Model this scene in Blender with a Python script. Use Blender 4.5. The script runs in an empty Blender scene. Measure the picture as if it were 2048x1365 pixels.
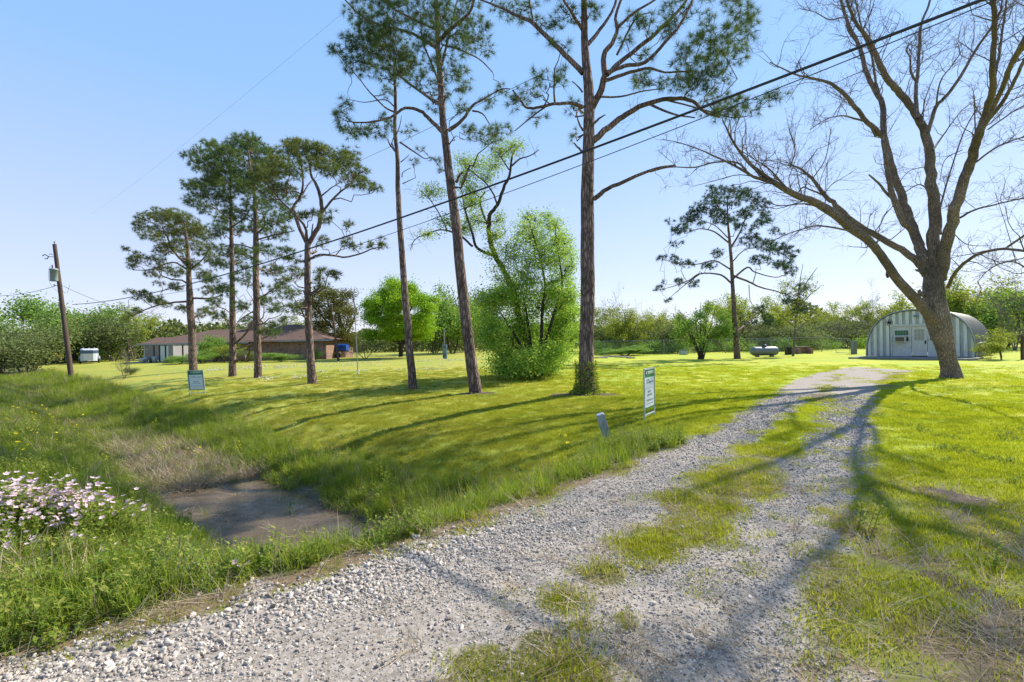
import bpy, math, random
import numpy as np
from mathutils import Vector, Matrix
R = math.radians
sc = bpy.context.scene
# ---------------------------------------------------------------- camera
F = 939.0; ROLL = R(1.1); EYE = 1.65
cam = bpy.data.objects.new("camera", bpy.data.cameras.new("camera"))
sc.collection.objects.link(cam); sc.camera = cam
cam.data.sensor_width = 36; cam.data.lens = F*36/2048
cam.data.clip_start = 0.05; cam.data.clip_end = 4000
cr, sr = math.cos(ROLL), math.sin(ROLL)
cam.matrix_world = Matrix(((cr, sr, 0, 0), (0, 0, -1, 0), (-sr, cr, 0, EYE), (0, 0, 0, 1)))
# ---------------------------------------------------------------- sky, sun, exposure
SAZ, SEL = 57.0, 42.0
w = bpy.data.worlds.new("World"); sc.world = w; w.use_nodes = True
nt = w.node_tree
sky = nt.nodes.new('ShaderNodeTexSky'); sky.sky_type = 'NISHITA'; sky.sun_disc = False
sky.sun_elevation = R(SEL); sky.sun_rotation = R(SAZ)
sky.air_density = 1.0; sky.dust_density = 0.25; sky.ozone_density = 2.5; sky.altitude = 0
bg = nt.nodes['Background']; bg.inputs['Strength'].default_value = 0.03
nt.links.new(sky.outputs[0], bg.inputs[0])
# a thin bright veil of haze evens out the blue: an elevation gradient added to the physical sky
_tc = nt.nodes.new('ShaderNodeTexCoord'); _sx = nt.nodes.new('ShaderNodeSeparateXYZ'); nt.links.new(_tc.outputs['Generated'], _sx.inputs[0])
_cr = nt.nodes.new('ShaderNodeValToRGB'); nt.links.new(_sx.outputs['Z'], _cr.inputs[0]); _e = _cr.color_ramp.elements
while len(_e) < 5: _e.new(.5)
for _i, (_p, _c) in enumerate([(0, (.34, .335, .42)), (.07, (.315, .325, .43)), (.18, (.275, .318, .45)), (.45, (.155, .275, .475)), (1, (.10, .22, .43))]):
    _e[_i].position = _p; _e[_i].color = (*_c, 1)
_b2 = nt.nodes.new('ShaderNodeBackground'); nt.links.new(_cr.outputs[0], _b2.inputs[0]); _b2.inputs[1].default_value = 1.0
_ad = nt.nodes.new('ShaderNodeAddShader'); nt.links.new(bg.outputs[0], _ad.inputs[0]); nt.links.new(_b2.outputs[0], _ad.inputs[1])
nt.links.new(_ad.outputs[0], nt.nodes['World Output'].inputs[0])
sun = bpy.data.objects.new("sun", bpy.data.lights.new("sun", 'SUN')); sc.collection.objects.link(sun)
sun.data.energy = 5.0; sun.data.angle = R(0.55); sun.data.color = (1.0, 0.93, 0.80)
sd = Vector((math.sin(R(SAZ))*math.cos(R(SEL)), math.cos(R(SAZ))*math.cos(R(SEL)), math.sin(R(SEL))))
sun.rotation_euler = sd.to_track_quat('Z', 'Y').to_euler()
sc.view_settings.view_transform = 'Standard'; sc.view_settings.look = 'None'
sc.view_settings.exposure = 0.85; sc.view_settings.gamma = 1
sc.render.engine = 'CYCLES'
cy = sc.cycles
cy.max_bounces = 5; cy.diffuse_bounces = 3; cy.glossy_bounces = 2; cy.transmission_bounces = 4; cy.transparent_max_bounces = 4
cy.caustics_reflective = False; cy.caustics_refractive = False
# ---------------------------------------------------------------- terrain
rng = np.random.default_rng(7)
def sstep(a, b, x):
    t = np.clip((np.asarray(x, float)-a)/(b-a), 0, 1); return t*t*(3-2*t)
def seg_dist(x, y, P):
    """distance to polyline, signed side (+ = right hand of travel) and arc position"""
    x = np.asarray(x, float); y = np.asarray(y, float)
    best = np.full(x.shape, 1e9); side = np.zeros(x.shape); arc = np.zeros(x.shape); s0 = 0
    for (ax, ay), (bx, by) in zip(P[:-1], P[1:]):
        dx, dy = bx-ax, by-ay; L = math.hypot(dx, dy)
        t = np.clip(((x-ax)*dx+(y-ay)*dy)/L**2, 0, 1)
        d = np.hypot(x-ax-t*dx, y-ay-t*dy)
        m = d < best
        best = np.where(m, d, best); side = np.where(m, np.sign(dy*(x-ax)-dx*(y-ay)), side)
        arc = np.where(m, s0+t*L, arc); s0 += L
    return best, side, arc
DITCH = [(2.0, 2.4), (-3.4, 6.95), (-7.9, 10.7), (-14.2, 16.1), (-27, 27), (-60, 55), (-200, 170)]
DRIVE = [(-9, -0.5), (-4.2, 1.6), (-2.49, 2.43), (-1.89, 2.98), (-1.38, 3.37), (-.53, 4.03), (-.07, 4.5), (.58, 5.1), (1.5, 5.8), (2.8, 7.7), (6.2, 12.5), (13, 20), (22, 28)]
_lat = rng.random((64, 64)); 
def vnoise(x, y, f):
    x = np.asarray(x, float)*f; y = np.asarray(y, float)*f
    i = np.floor(x).astype(int); j = np.floor(y).astype(int); u = x-i; v = y-j
    u = u*u*(3-2*u); v = v*v*(3-2*v)
    g = lambda a, b: _lat[a % 64, b % 64]
    return (g(i, j)*(1-u)+g(i+1, j)*u)*(1-v)+(g(i, j+1)*(1-u)+g(i+1, j+1)*u)*v
def fbm(x, y, f):
    return (vnoise(x, y, f)*.5+vnoise(np.asarray(x)+7.3, np.asarray(y)+1.7, f*2.1)*.3+vnoise(np.asarray(x)+3.1, y, f*4.3)*.2)
def ditch_d(x, y):
    d, s, a = seg_dist(x, y, DITCH)
    return d*s, a
def hgt(x, y):
    d, a = ditch_d(x, y)
    right = np.interp(d, [0, .85, 1.3, 1.9, 2.6, 3.45, 5.5, 9, 12], [1.12, 1.12, .92, .82, .72, .47, .25, .05, 0])
    left = np.interp(-d, [0, .8, 1.3, 2.0, 2.8, 4], [1.12, 1.12, .8, .3, .12, .05])
    p = np.where(d > 0, right, left)
    p = p*np.interp(a, [0, 14, 30, 60, 120], [1, 1, .8, .5, .3])
    e, s, _ = seg_dist(x, y, DRIVE)
    e = e*-s                                  # + left of the drive edge
    m = sstep(0.1, 2.3, e)
    far = sstep(30, 60, np.hypot(x, y))
    n = (fbm(x, y, .6)-.5)*.014+(fbm(x, y, 2.3)-.5)*.02*sstep(12, 6, np.hypot(x, y))
    flat = sstep(.95, .6, np.abs(d))*m*sstep(13, 11, a)
    return -p*m+n*(1-flat*.8)+(fbm(x, y, .03)-.5)*.0*far
def ray(px, py):
    a = (px-1024)/F; b = (682.5-py)/F
    return np.array([a*cr+b*sr, 1.0, -a*sr+b*cr])
def P(px, py, Y):
    d = ray(px, py); return np.array([d[0]*Y, Y, EYE+d[2]*Y])
def G(px, py):
    d = ray(px, py); t = .5; prev = .5
    while t < 400:
        q = d*t; 
        if EYE+q[2] < float(hgt(q[0], q[1])): break
        prev = t; t *= 1.02
    lo, hi = prev, t
    for _ in range(14):
        m = (lo+hi)/2; q = d*m
        if EYE+q[2] < float(hgt(q[0], q[1])): hi = m
        else: lo = m
    q = d*hi; return np.array([q[0], q[1], EYE+q[2]])
def hz(x, y): return float(hgt(x, y))
# ---------------------------------------------------------------- mesh builder
class MB:
    def __init__(s): s.v = []; s.f4 = []; s.f3 = []; s.n = 0; s.m4 = []; s.m3 = []
    def add(s, v, f, mi=0):
        v = np.asarray(v, float).reshape(-1, 3); f = np.asarray(f, int)
        if f.size == 0: return
        (s.f4 if f.shape[1] == 4 else s.f3).append(f+s.n)
        (s.m4 if f.shape[1] == 4 else s.m3).append(np.full(len(f), mi))
        s.v.append(v); s.n += len(v)
    def tube(s, p, r, k=6, mi=0, cap=False):
        p = np.asarray(p, float); n = len(p); r = np.broadcast_to(np.asarray(r, float), (n,))
        t = np.gradient(p, axis=0); t /= np.linalg.norm(t, axis=1)[:, None]+1e-9
        m = t.mean(0); ref = np.array([0, 0, 1.]) if abs(m[2]) < .8*np.linalg.norm(m)+1e-9 else np.array([1., 0, 0])
        a = np.cross(t, ref); a /= np.linalg.norm(a, axis=1)[:, None]+1e-9; b = np.cross(t, a)
        th = np.arange(k)/k*2*math.pi
        ring = a[:, None]*np.cos(th)[None, :, None]+b[:, None]*np.sin(th)[None, :, None]
        v = p[:, None]+ring*r[:, None, None]
        i = np.arange(n-1)[:, None]*k; j = np.arange(k)[None]; j2 = (j+1) % k
        f = np.stack([i+j, i+j2, i+k+j2, i+k+j], -1).reshape(-1, 4)
        s.add(v.reshape(-1, 3), f, mi)
        if cap:
            for e in (0, n-1):
                c = np.vstack([v[e], p[e][None]]); jj = np.arange(k)
                s.add(c, np.stack([jj, (jj+1) % k, np.full(k, k)], -1) if e else np.stack([(jj+1) % k, jj, np.full(k, k)], -1), mi)
    def box(s, c, h, M=None, mi=0, bev=0):
        h = np.asarray(h, float)
        q = np.array([[x, y, z] for x in (-1, 1) for y in (-1, 1) for z in (-1, 1)], float)*h
        if M is not None: q = q@np.asarray(M).T
        f = [[0, 1, 3, 2], [4, 6, 7, 5], [0, 4, 5, 1], [2, 3, 7, 6], [0, 2, 6, 4], [1, 5, 7, 3]]
        s.add(q+np.asarray(c, float), f, mi)
    def build(s, name, mats, parent=None, smooth=False, bevel=0):
        me = bpy.data.meshes.new(name)
        if s.n:
            v = np.concatenate(s.v); me.vertices.add(len(v)); me.vertices.foreach_set('co', v.ravel())
            f4 = np.concatenate(s.f4) if s.f4 else np.zeros((0, 4), int); f3 = np.concatenate(s.f3) if s.f3 else np.zeros((0, 3), int)
            L = np.concatenate([f4.ravel(), f3.ravel()]); me.loops.add(len(L)); me.loops.foreach_set('vertex_index', L)
            st = np.concatenate([np.arange(len(f4))*4, len(f4)*4+np.arange(len(f3))*3]); me.polygons.add(len(st))
            me.polygons.foreach_set('loop_start', st)
            mi = np.concatenate(s.m4+s.m3).astype(int); me.polygons.foreach_set('material_index', mi)
            me.update(calc_edges=True)
            me.polygons.foreach_set('use_smooth', np.full(len(st), smooth))
        for m in (mats if isinstance(mats, (list, tuple)) else [mats]): me.materials.append(m)
        o = bpy.data.objects.new(name, me); sc.collection.objects.link(o)
        if parent: o.parent = parent
        if bevel:
            b = o.modifiers.new('b', 'BEVEL'); b.width = bevel; b.segments = 2; b.limit_method = 'ANGLE'
        return o
def lathe(mb, prof, c, k=20, axis=2, mi=0, M=None):
    prof = np.asarray(prof, float); th = np.arange(k)/k*2*math.pi
    v = np.stack([prof[:, 0][:, None]*np.cos(th), prof[:, 0][:, None]*np.sin(th), np.repeat(prof[:, 1][:, None], k, 1)], -1).reshape(-1, 3)
    if axis == 0: v = v[:, [2, 0, 1]]
    if axis == 1: v = v[:, [0, 2, 1]]
    if M is not None: v = v@np.asarray(M).T
    i = np.arange(len(prof)-1)[:, None]*k; j = np.arange(k)[None]; j2 = (j+1) % k
    mb.add(v+np.asarray(c), np.stack([i+j, i+j2, i+k+j2, i+k+j], -1).reshape(-1, 4), mi)
def tag(o, label=None, cat=None, group=None, kind=None):
    if label: o['label'] = label
    if cat: o['category'] = cat
    if group: o['group'] = group
    if kind: o['kind'] = kind
    return o
def thing(name, label, cat, loc=(0, 0, 0), group=None):
    o = bpy.data.objects.new(name, None); sc.collection.objects.link(o); o.empty_display_size = .2
    o.location = loc; return tag(o, label, cat, group)
def off(mb, loc):
    """shift builder vertices so that a parent at loc keeps world placement"""
    l = np.asarray(loc, float)
    mb.v = [v-l for v in mb.v]; return mb
# ---------------------------------------------------------------- materials
def newmat(name):
    m = bpy.data.materials.new(name); m.use_nodes = True; n = m.node_tree; n.nodes.clear(); return m, n
def N(n, t, **k):
    o = n.nodes.new(t)
    for a, b in k.items():
        if a.startswith('i_'): o.inputs[a[2:].replace('_', ' ')].default_value = b
        else: setattr(o, a, b)
    return o
def col(c): return (c[0], c[1], c[2], 1)
def ramp(n, stops, fac):
    r = N(n, 'ShaderNodeValToRGB'); e = r.color_ramp.elements
    while len(e) < len(stops): e.new(.5)
    for i, (p, c) in enumerate(stops): e[i].position = p; e[i].color = col(c)
    n.links.new(fac, r.inputs[0]); return r.outputs[0]
def noise(n, scale, detail=4, rough=.6, vec=None, coord='pos', stretch=None):
    if vec is None:
        if coord == 'pos': vec = N(n, 'ShaderNodeNewGeometry').outputs['Position']
        else: vec = N(n, 'ShaderNodeTexCoord').outputs['Object']
    if stretch:
        mp = N(n, 'ShaderNodeMapping'); mp.inputs['Scale'].default_value = stretch; n.links.new(vec, mp.inputs[0]); vec = mp.outputs[0]
    t = N(n, 'ShaderNodeTexNoise'); t.inputs['Scale'].default_value = scale; t.inputs['Detail'].default_value = detail; t.inputs['Roughness'].default_value = rough
    n.links.new(vec, t.inputs['Vector']); return t.outputs['Fac']
def mixc(n, a, b, fac, mode='MIX'):
    m = N(n, 'ShaderNodeMix', data_type='RGBA', blend_type=mode)
    for s, i in ((fac, 0), (a, 6), (b, 7)):
        if hasattr(s, 'is_linked') or isinstance(s, bpy.types.NodeSocket): n.links.new(s, m.inputs[i])
        elif isinstance(s, (int, float)): m.inputs[i].default_value = s
        else: m.inputs[i].default_value = col(s)
    return m.outputs[2]
def mathn(n, op, a, b=0.0, clamp=False):
    m = N(n, 'ShaderNodeMath', operation=op, use_clamp=clamp)
    for s, i in ((a, 0), (b, 1)):
        if isinstance(s, bpy.types.NodeSocket): n.links.new(s, m.inputs[i])
        else: m.inputs[i].default_value = s
    return m.outputs[0]
def principled(n, c, rough=.8, metal=0, bump=None, bs=.3, bd=.02, spec=.5):
    p = N(n, 'ShaderNodeBsdfPrincipled'); o = N(n, 'ShaderNodeOutputMaterial')
    if isinstance(c, bpy.types.NodeSocket): n.links.new(c, p.inputs['Base Color'])
    else: p.inputs['Base Color'].default_value = col(c)
    if isinstance(rough, bpy.types.NodeSocket): n.links.new(rough, p.inputs['Roughness'])
    else: p.inputs['Roughness'].default_value = rough
    p.inputs['Metallic'].default_value = metal; p.inputs['Specular IOR Level'].default_value = spec
    if bump is not None:
        b = N(n, 'ShaderNodeBump'); b.inputs['Strength'].default_value = bs; b.inputs['Distance'].default_value = bd
        n.links.new(bump, b.inputs['Height']); n.links.new(b.outputs[0], p.inputs['Normal'])
    n.links.new(p.outputs[0], o.inputs[0]); return p
def flat(name, c, rough=.7, metal=0, var=.25, scale=6, bump=.15, stretch=None, spec=.4):
    m, n = newmat(name)
    f = noise(n, scale, 5, .65, coord='obj', stretch=stretch)
    c = tuple(x*.8 for x in c); c1 = tuple(x*(1-var) for x in c); c2 = tuple(min(1, x*(1+var)) for x in c)
    cc = ramp(n, [(.3, c1), (.7, c2)], f)
    principled(n, cc, rough, metal, f, bump, .01, spec); return m
def leafmat(name, c1, c2, trans=.4, tc=None, pscale=.5, rough=.6, c3=None, inst=False):
    m, n = newmat(name)
    rnd = N(n, 'ShaderNodeObjectInfo').outputs['Random'] if inst else N(n, 'ShaderNodeNewGeometry').outputs['Random Per Island']
    f = noise(n, pscale, 3, .6)
    f2 = mathn(n, 'MULTIPLY_ADD', rnd, .55); f2.node.inputs[2].default_value = 0
    s = mathn(n, 'ADD', f2, mathn(n, 'MULTIPLY', f, .5))
    st = [(.22, c1), (.75, c2)] if c3 is None else [(.2, c1), (.6, c2), (.85, c3)]
    cc = ramp(n, st, s)
    p = N(n, 'ShaderNodeBsdfPrincipled'); n.links.new(cc, p.inputs['Base Color']); p.inputs['Roughness'].default_value = .75; p.inputs['Specular IOR Level'].default_value = .12
    t = N(n, 'ShaderNodeBsdfTranslucent')
    tcc = mixc(n, cc, tc or (1.0, .95, .35), 1.0, 'MULTIPLY')
    g = N(n, 'ShaderNodeGamma'); g.inputs[1].default_value = .82; n.links.new(tcc, g.inputs[0])
    n.links.new(g.outputs[0], t.inputs[0])
    mx = N(n, 'ShaderNodeMixShader'); mx.inputs[0].default_value = trans; n.links.new(p.outputs[0], mx.inputs[1]); n.links.new(t.outputs[0], mx.inputs[2])
    o = N(n, 'ShaderNodeOutputMaterial'); n.links.new(mx.outputs[0], o.inputs[0]); return m
def barkmat(name, dark, light, scale=9, stretch=(1, 1, .22), bump=.9, third=None, bd=.04):
    m, n = newmat(name)
    pos = N(n, 'ShaderNodeNewGeometry').outputs['Position']
    mp = N(n, 'ShaderNodeMapping'); mp.inputs['Scale'].default_value = stretch; n.links.new(pos, mp.inputs[0])
    nz = N(n, 'ShaderNodeTexNoise'); nz.inputs['Scale'].default_value = 3; nz.inputs['Detail'].default_value = 4; n.links.new(mp.outputs[0], nz.inputs['Vector'])
    dv = mixc(n, mp.outputs[0], nz.outputs['Color'], .12)
    v = N(n, 'ShaderNodeTexVoronoi', feature='DISTANCE_TO_EDGE'); v.inputs['Scale'].default_value = scale; n.links.new(dv, v.inputs['Vector'])
    f = noise(n, 14, 6, .7)
    h = mathn(n, 'ADD', mathn(n, 'MULTIPLY', v.outputs[0], 2.2, True), mathn(n, 'MULTIPLY', f, .35))
    cc = ramp(n, [(.12, dark), (.55, light), (1.0, third or tuple(x*1.25 for x in light))], h)
    cc = mixc(n, cc, ramp(n, [(.35, (.55, .55, .55)), (.7, (1.15, 1.1, 1.1))], noise(n, 1.3, 3)), 1.0, 'MULTIPLY')
    principled(n, cc, .9, 0, h, bump, bd, .2); return m
M_pine = barkmat('pine_bark', (0.0624, 0.0456, 0.0384), (0.2160, 0.1560, 0.1296), 15, third=(0.3480, 0.2640, 0.2280), bd=.025)
M_pinef = barkmat('pine_bark_far', (.045, .030, .024), (.15, .10, .085), 7)
M_pecan = barkmat('grey_brown_bark', (0.0871, 0.0710, 0.0601), (0.2489, 0.2030, 0.1708), 30, (1, 1, .2), .8, third=(0.3484, 0.2982, 0.2596), bd=.02)
M_twig = flat('twig_bark', (.17, .125, .10), .9, var=.3, scale=4)
M_dark = flat('dark_bark', (.06, .045, .035), .9, var=.4)
M_needle = leafmat('pine_needles', (0.0275, 0.0688, 0.0300), (0.1000, 0.1600, 0.0450), .28, (.95, 1, .5), .45, .5, (0.2000, 0.2375, 0.0625))
M_needle_b = leafmat('pine_needles_bluish', (0.0200, 0.0525, 0.0375), (0.0562, 0.1000, 0.0525), .25, (.9, 1, .6), .6, .5)
M_needle_y = leafmat('pine_needles_yellow', (0.0390, 0.0780, 0.0286), (0.1300, 0.1690, 0.0442), .3, (1, 1, .5), .5, .5, (0.2470, 0.2340, 0.0585))
# ---------------------------------------------------------------- scatter helper (geometry nodes, for stuff only)
def scatter(name, pts, scl, variants, kindlabel=None, tilt=.15, seed=1, cat=None):
    pts = np.asarray(pts, float); n = len(pts); r = np.random.default_rng(seed)
    me = bpy.data.meshes.new(name); me.vertices.add(n); me.vertices.foreach_set('co', pts.ravel())
    scl = np.asarray(scl, float)
    if scl.ndim == 1: scl = np.repeat(scl[:, None], 3, 1)
    a = me.attributes.new('scl', 'FLOAT_VECTOR', 'POINT'); a.data.foreach_set('vector', scl.ravel())
    rot = np.stack([r.normal(0, tilt, n), r.normal(0, tilt, n), r.random(n)*6.283], -1)
    a = me.attributes.new('rot', 'FLOAT_VECTOR', 'POINT'); a.data.foreach_set('vector', rot.ravel())
    a = me.attributes.new('vi', 'INT', 'POINT'); a.data.foreach_set('value', r.integers(0, len(variants), n).astype(np.int32))
    o = bpy.data.objects.new(name, me); sc.collection.objects.link(o)
    c = bpy.data.collections.new(name+'_kinds')
    for i, (vo) in enumerate(variants):
        vo.name = '%s_%02d' % (vo.name, i)
        for uc in list(vo.users_collection): uc.objects.unlink(vo)
        c.objects.link(vo)
    g = bpy.data.node_groups.new(name, 'GeometryNodeTree')
    g.interface.new_socket('Geometry', in_out='INPUT', socket_type='NodeSocketGeometry')
    g.interface.new_socket('Geometry', in_out='OUTPUT', socket_type='NodeSocketGeometry')
    gi = g.nodes.new('NodeGroupInput'); go = g.nodes.new('NodeGroupOutput')
    ci = g.nodes.new('GeometryNodeCollectionInfo'); ci.inputs['Collection'].default_value = c
    ci.inputs['Separate Children'].default_value = True; ci.inputs['Reset Children'].default_value = True
    ip = g.nodes.new('GeometryNodeInstanceOnPoints'); ip.inputs['Pick Instance'].default_value = True
    def at(nm, dt):
        q = g.nodes.new('GeometryNodeInputNamedAttribute'); q.data_type = dt; q.inputs['Name'].default_value = nm; return q.outputs['Attribute']
    g.links.new(gi.outputs[0], ip.inputs['Points']); g.links.new(ci.outputs[0], ip.inputs['Instance'])
    g.links.new(at('vi', 'INT'), ip.inputs['Instance Index']); g.links.new(at('scl', 'FLOAT_VECTOR'), ip.inputs['Scale'])
    er = g.nodes.new('FunctionNodeEulerToRotation'); g.links.new(at('rot', 'FLOAT_VECTOR'), er.inputs[0]); g.links.new(er.outputs[0], ip.inputs['Rotation'])
    g.links.new(ip.outputs[0], go.inputs[0])
    md = o.modifiers.new('scatter', 'NODES'); md.node_group = g
    return tag(o, kindlabel, cat, None, 'stuff')
# ---------------------------------------------------------------- ground
def trackline(pts): return [(G(a, b)[:2], h) for a, b, h in pts]
LT = trackline([(1690, 742, .9), (1640, 748, .75), (1580, 795, .45), (1500, 850, .45), (1400, 905, .5), (1250, 985, .55), (1050, 1080, .6), (850, 1180, .75), (600, 1290, .9)])
RT = trackline([(1730, 745, .9), (1710, 765, .6), (1695, 810, .52), (1680, 870, .52), (1640, 940, .45), (1560, 1040, .42), (1450, 1140, .5), (1330, 1250, .6), (1200, 1350, .7)])
APR = [((-7, -.6), 1.0), ((-3.0, 1.1), 1.25), ((-1.4, 2.1), .95), ((0.2, 1.9), .75), ((3, .6), .8)]
PAD = trackline([(1440, 735, .8), (1520, 734, 1.2), (1600, 733, 1.3), (1680, 737, 1.6), (1760, 741, 1.4)])
BRN = trackline([(1730, 742, 1.5), (1690, 765, 1.3), (1650, 800, .5)])
def near_poly(x, y, T):
    pts = [p for p, _ in T]; hw = [h for _, h in T]; best = np.full(np.shape(x), 9.)
    for (a, b, h1, h2) in zip(pts[:-1], pts[1:], hw[:-1], hw[1:]):
        dx, dy = b[0]-a[0], b[1]-a[1]; L2 = dx*dx+dy*dy
        t = np.clip(((x-a[0])*dx+(y-a[1])*dy)/L2, 0, 1)
        d = np.hypot(x-a[0]-t*dx, y-a[1]-t*dy)/(h1+(h2-h1)*t)
        best = np.minimum(best, d)
    return best
def edge_e(x, y):
    e, s, _ = seg_dist(x, y, DRIVE); return e*-s
PATCH = [tuple(G(a, b)[:2])+(r,) for a, b, r in [(1290, 1095, .26), (1345, 1070, .26), (1210, 1150, .18), (1130, 1200, .12), (1080, 1290, .16), (960, 1330, .2), (1165, 1255, .1), (1030, 1340, .14), (1400, 1010, .42), (1470, 970, .5), (1380, 1060, .3), (1540, 900, .45), (1600, 850, .45), (1640, 800, .5), (1150, 1340, .22), (1250, 1240, .1)]]
def patches(x, y):
    g = np.zeros(np.shape(x))
    for px, py, r in PATCH: g = np.maximum(g, sstep(1.25, .5, np.hypot(x-px, y-py)/r))
    return g
def gravel_m(x, y):
    n = fbm(x, y, 1.7)-.5; n2 = fbm(np.asarray(x)+9, y, 5)-.5
    q = lambda T, s=.45: sstep(1.0+s, 1.0-s, near_poly(x, y, T)+n*.9+n2*.6)
    g = np.maximum.reduce([q(LT), q(RT)*.92, q(APR), q(PAD)*.8])
    e = edge_e(x, y)
    inner = sstep(0, -.25, e+n2*.3)                       # anything inside the drive near the apron is stony
    near = sstep(6.2, 4.6, y+n*1.5)*sstep(1.7, .5, x-.2*np.asarray(y)+n2*1.2)
    g = np.maximum(g, inner*near*.95)
    g = g*sstep(.28, -.02, e+n2*.5)
    return np.clip(g-patches(x, y)*1.1*(.75+n2), 0, 1)
def dry_m(x, y):
    n = fbm(np.asarray(x)+20, y, .9)
    e = edge_e(x, y); r = np.hypot(x, y)
    edge = np.exp(-((e-.12)/.16)**2)*.95*sstep(9, 6, y)
    side = sstep(-1.2, -2.2, e)*sstep(8.5, 4, r)*sstep(.34, .56, n)*.95
    mid = sstep(-.3, -1, e)*sstep(12, 6, r)*sstep(.45, .65, n)*.6
    return np.clip(np.maximum.reduce([edge, side, mid, sstep(1.5, .6, near_poly(x, y, BRN)+n-.5)*.9, sstep(1.9, 1.0, near_poly(x, y, RT)+(n-.5))*.45*sstep(12, 5, r)]), 0, 1)
def mud_m(x, y):
    d, a = ditch_d(x, y); n = fbm(x, y, 1.6)-.5
    e = edge_e(x, y)
    return sstep(1.15, .8, np.abs(d)+n*.5)*sstep(1.5, 2.3, e)*sstep(60, 20, a)
EARTH = [(G(a, b)[:2], G(c, d)[:2], w_) for a, b, c, d, w_ in [(1870, 985, 1945, 1003, .16), (1890, 1160, 2010, 1215, .13), (1960, 1265, 2040, 1300, .12), (1255, 868, 1285, 872, .22), (1115, 790, 1215, 790, .3), (930, 788, 975, 787, .25), (812, 779, 838, 778, .2), (605, 768, 640, 767, .2), (500, 756, 530, 756, .2)]]
def earth_m(x, y):
    g = np.zeros(np.shape(x)); n = fbm(x, y, 4)-.5
    for a, b, w_ in EARTH:
        dx, dy = b[0]-a[0], b[1]-a[1]; t = np.clip(((x-a[0])*dx+(y-a[1])*dy)/(dx*dx+dy*dy+1e-9), 0, 1)
        g = np.maximum(g, sstep(1.5, .6, np.hypot(x-a[0]-t*dx, y-a[1]-t*dy)/w_+n*1.2))
    return g
def tall_m(x, y):
    d, a = ditch_d(x, y); e = edge_e(x, y); n = fbm(x, y, .8)-.5
    bank = sstep(2.75, 2.0, d+n*1.1)*sstep(-.6, .2, d+0)
    lefty = (d <= .1)*1.0
    t = np.where(d > 0.1, np.maximum(bank, 0), lefty)
    drv = sstep(1.7, .8, e+n*1.2)*sstep(9, 6.6, np.asarray(y))*(e > 0)
    t = np.maximum(t, drv)*sstep(.05, .35, e)
    return t
def soil_m(x, y): return np.clip(np.maximum.reduce([tall_m(x, y), patches(x, y)*.85, .55*sstep(14, 5, np.hypot(x, y))]), 0, 1)
xs = 6*np.sinh(np.linspace(-4.7, 4.7, 660)); ys = 4+6*np.sinh(np.linspace(-1.55, 5.4, 580))
X, Y = np.meshgrid(xs, ys); Z = hgt(X, Y)
mb = MB(); i, j = np.meshgrid(np.arange(len(ys)-1), np.arange(len(xs)-1), indexing='ij'); q = i*len(xs)+j
mb.add(np.stack([X, Y, Z], -1).reshape(-1, 3), np.stack([q, q+1, q+1+len(xs), q+len(xs)], -1).reshape(-1, 4))
m, n = newmat('ground_cover')
at = N(n, 'ShaderNodeAttribute', attribute_name='masks'); sp = N(n, 'ShaderNodeSeparateColor'); n.links.new(at.outputs['Color'], sp.inputs[0])
at2 = N(n, 'ShaderNodeAttribute', attribute_name='masks_b'); sp2 = N(n, 'ShaderNodeSeparateColor'); n.links.new(at2.outputs['Color'], sp2.inputs[0])
nf = noise(n, 30, 5, .7); nm = noise(n, 3.5, 5, .65); nl = noise(n, .35, 4, .6)
def soft(s, k=.8, lo=.35, hi=.65):
    a = mathn(n, 'ADD', s, mathn(n, 'MULTIPLY', mathn(n, 'SUBTRACT', nf, .5), k))
    mr = N(n, 'ShaderNodeMapRange', interpolation_type='SMOOTHSTEP'); mr.inputs[1].default_value = lo; mr.inputs[2].default_value = hi; n.links.new(a, mr.inputs[0]); return mr.outputs[0]
grass = ramp(n, [(.25, (.135, .155, .020)), (.5, (.265, .275, .038)), (.75, (.38, .36, .07))], mathn(n, 'ADD', mathn(n, 'MULTIPLY', nf, .5), mathn(n, 'MULTIPLY', nm, .5)))
grass = mixc(n, grass, ramp(n, [(.35, (.80, .95, .85)), (.65, (1.25, 1.08, 1.0))], nl), 1.0, 'MULTIPLY')
_px = N(n, 'ShaderNodeSeparateXYZ'); n.links.new(N(n, 'ShaderNodeNewGeometry').outputs['Position'], _px.inputs[0])
def lushmask(n, px_):
    mr = N(n, 'ShaderNodeMapRange', interpolation_type='SMOOTHSTEP'); mr.inputs[1].default_value = -5; mr.inputs[2].default_value = 9
    n.links.new(mathn(n, 'ADD', px_, mathn(n, 'MULTIPLY', mathn(n, 'SUBTRACT', noise(n, .3, 3), .5), 9)), mr.inputs[0]); return mr.outputs[0]
grass = mixc(n, grass, (.20, .155, .05), ramp(n, [(.56, (0, 0, 0)), (.72, (.55, .55, .55))], noise(n, 1.15, 5, .7)))
grass = mixc(n, grass, mixc(n, grass, (1.15, 1.27, .48), 1.0, 'MULTIPLY'), lushmask(n, _px.outputs[0]))
dryc = ramp(n, [(.3, (.085, .06, .035)), (.6, (.19, .14, .085)), (.8, (.28, .22, .14))], nf)
v = N(n, 'ShaderNodeTexVoronoi'); v.inputs['Scale'].default_value = 42; n.links.new(N(n, 'ShaderNodeNewGeometry').outputs['Position'], v.inputs['Vector'])
vc = N(n, 'ShaderNodeSeparateColor'); n.links.new(v.outputs['Color'], vc.inputs[0])
grv = ramp(n, [(.0, (.14, .12, .10)), (.4, (.235, .205, .175)), (.7, (.31, .27, .235)), (1, (.36, .325, .285))], mathn(n, 'ADD', mathn(n, 'MULTIPLY', vc.outputs[0], .6), mathn(n, 'MULTIPLY', nm, .4)))
mudc = ramp(n, [(.3, (.035, .026, .018)), (.7, (.10, .072, .048))], nm)
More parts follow.
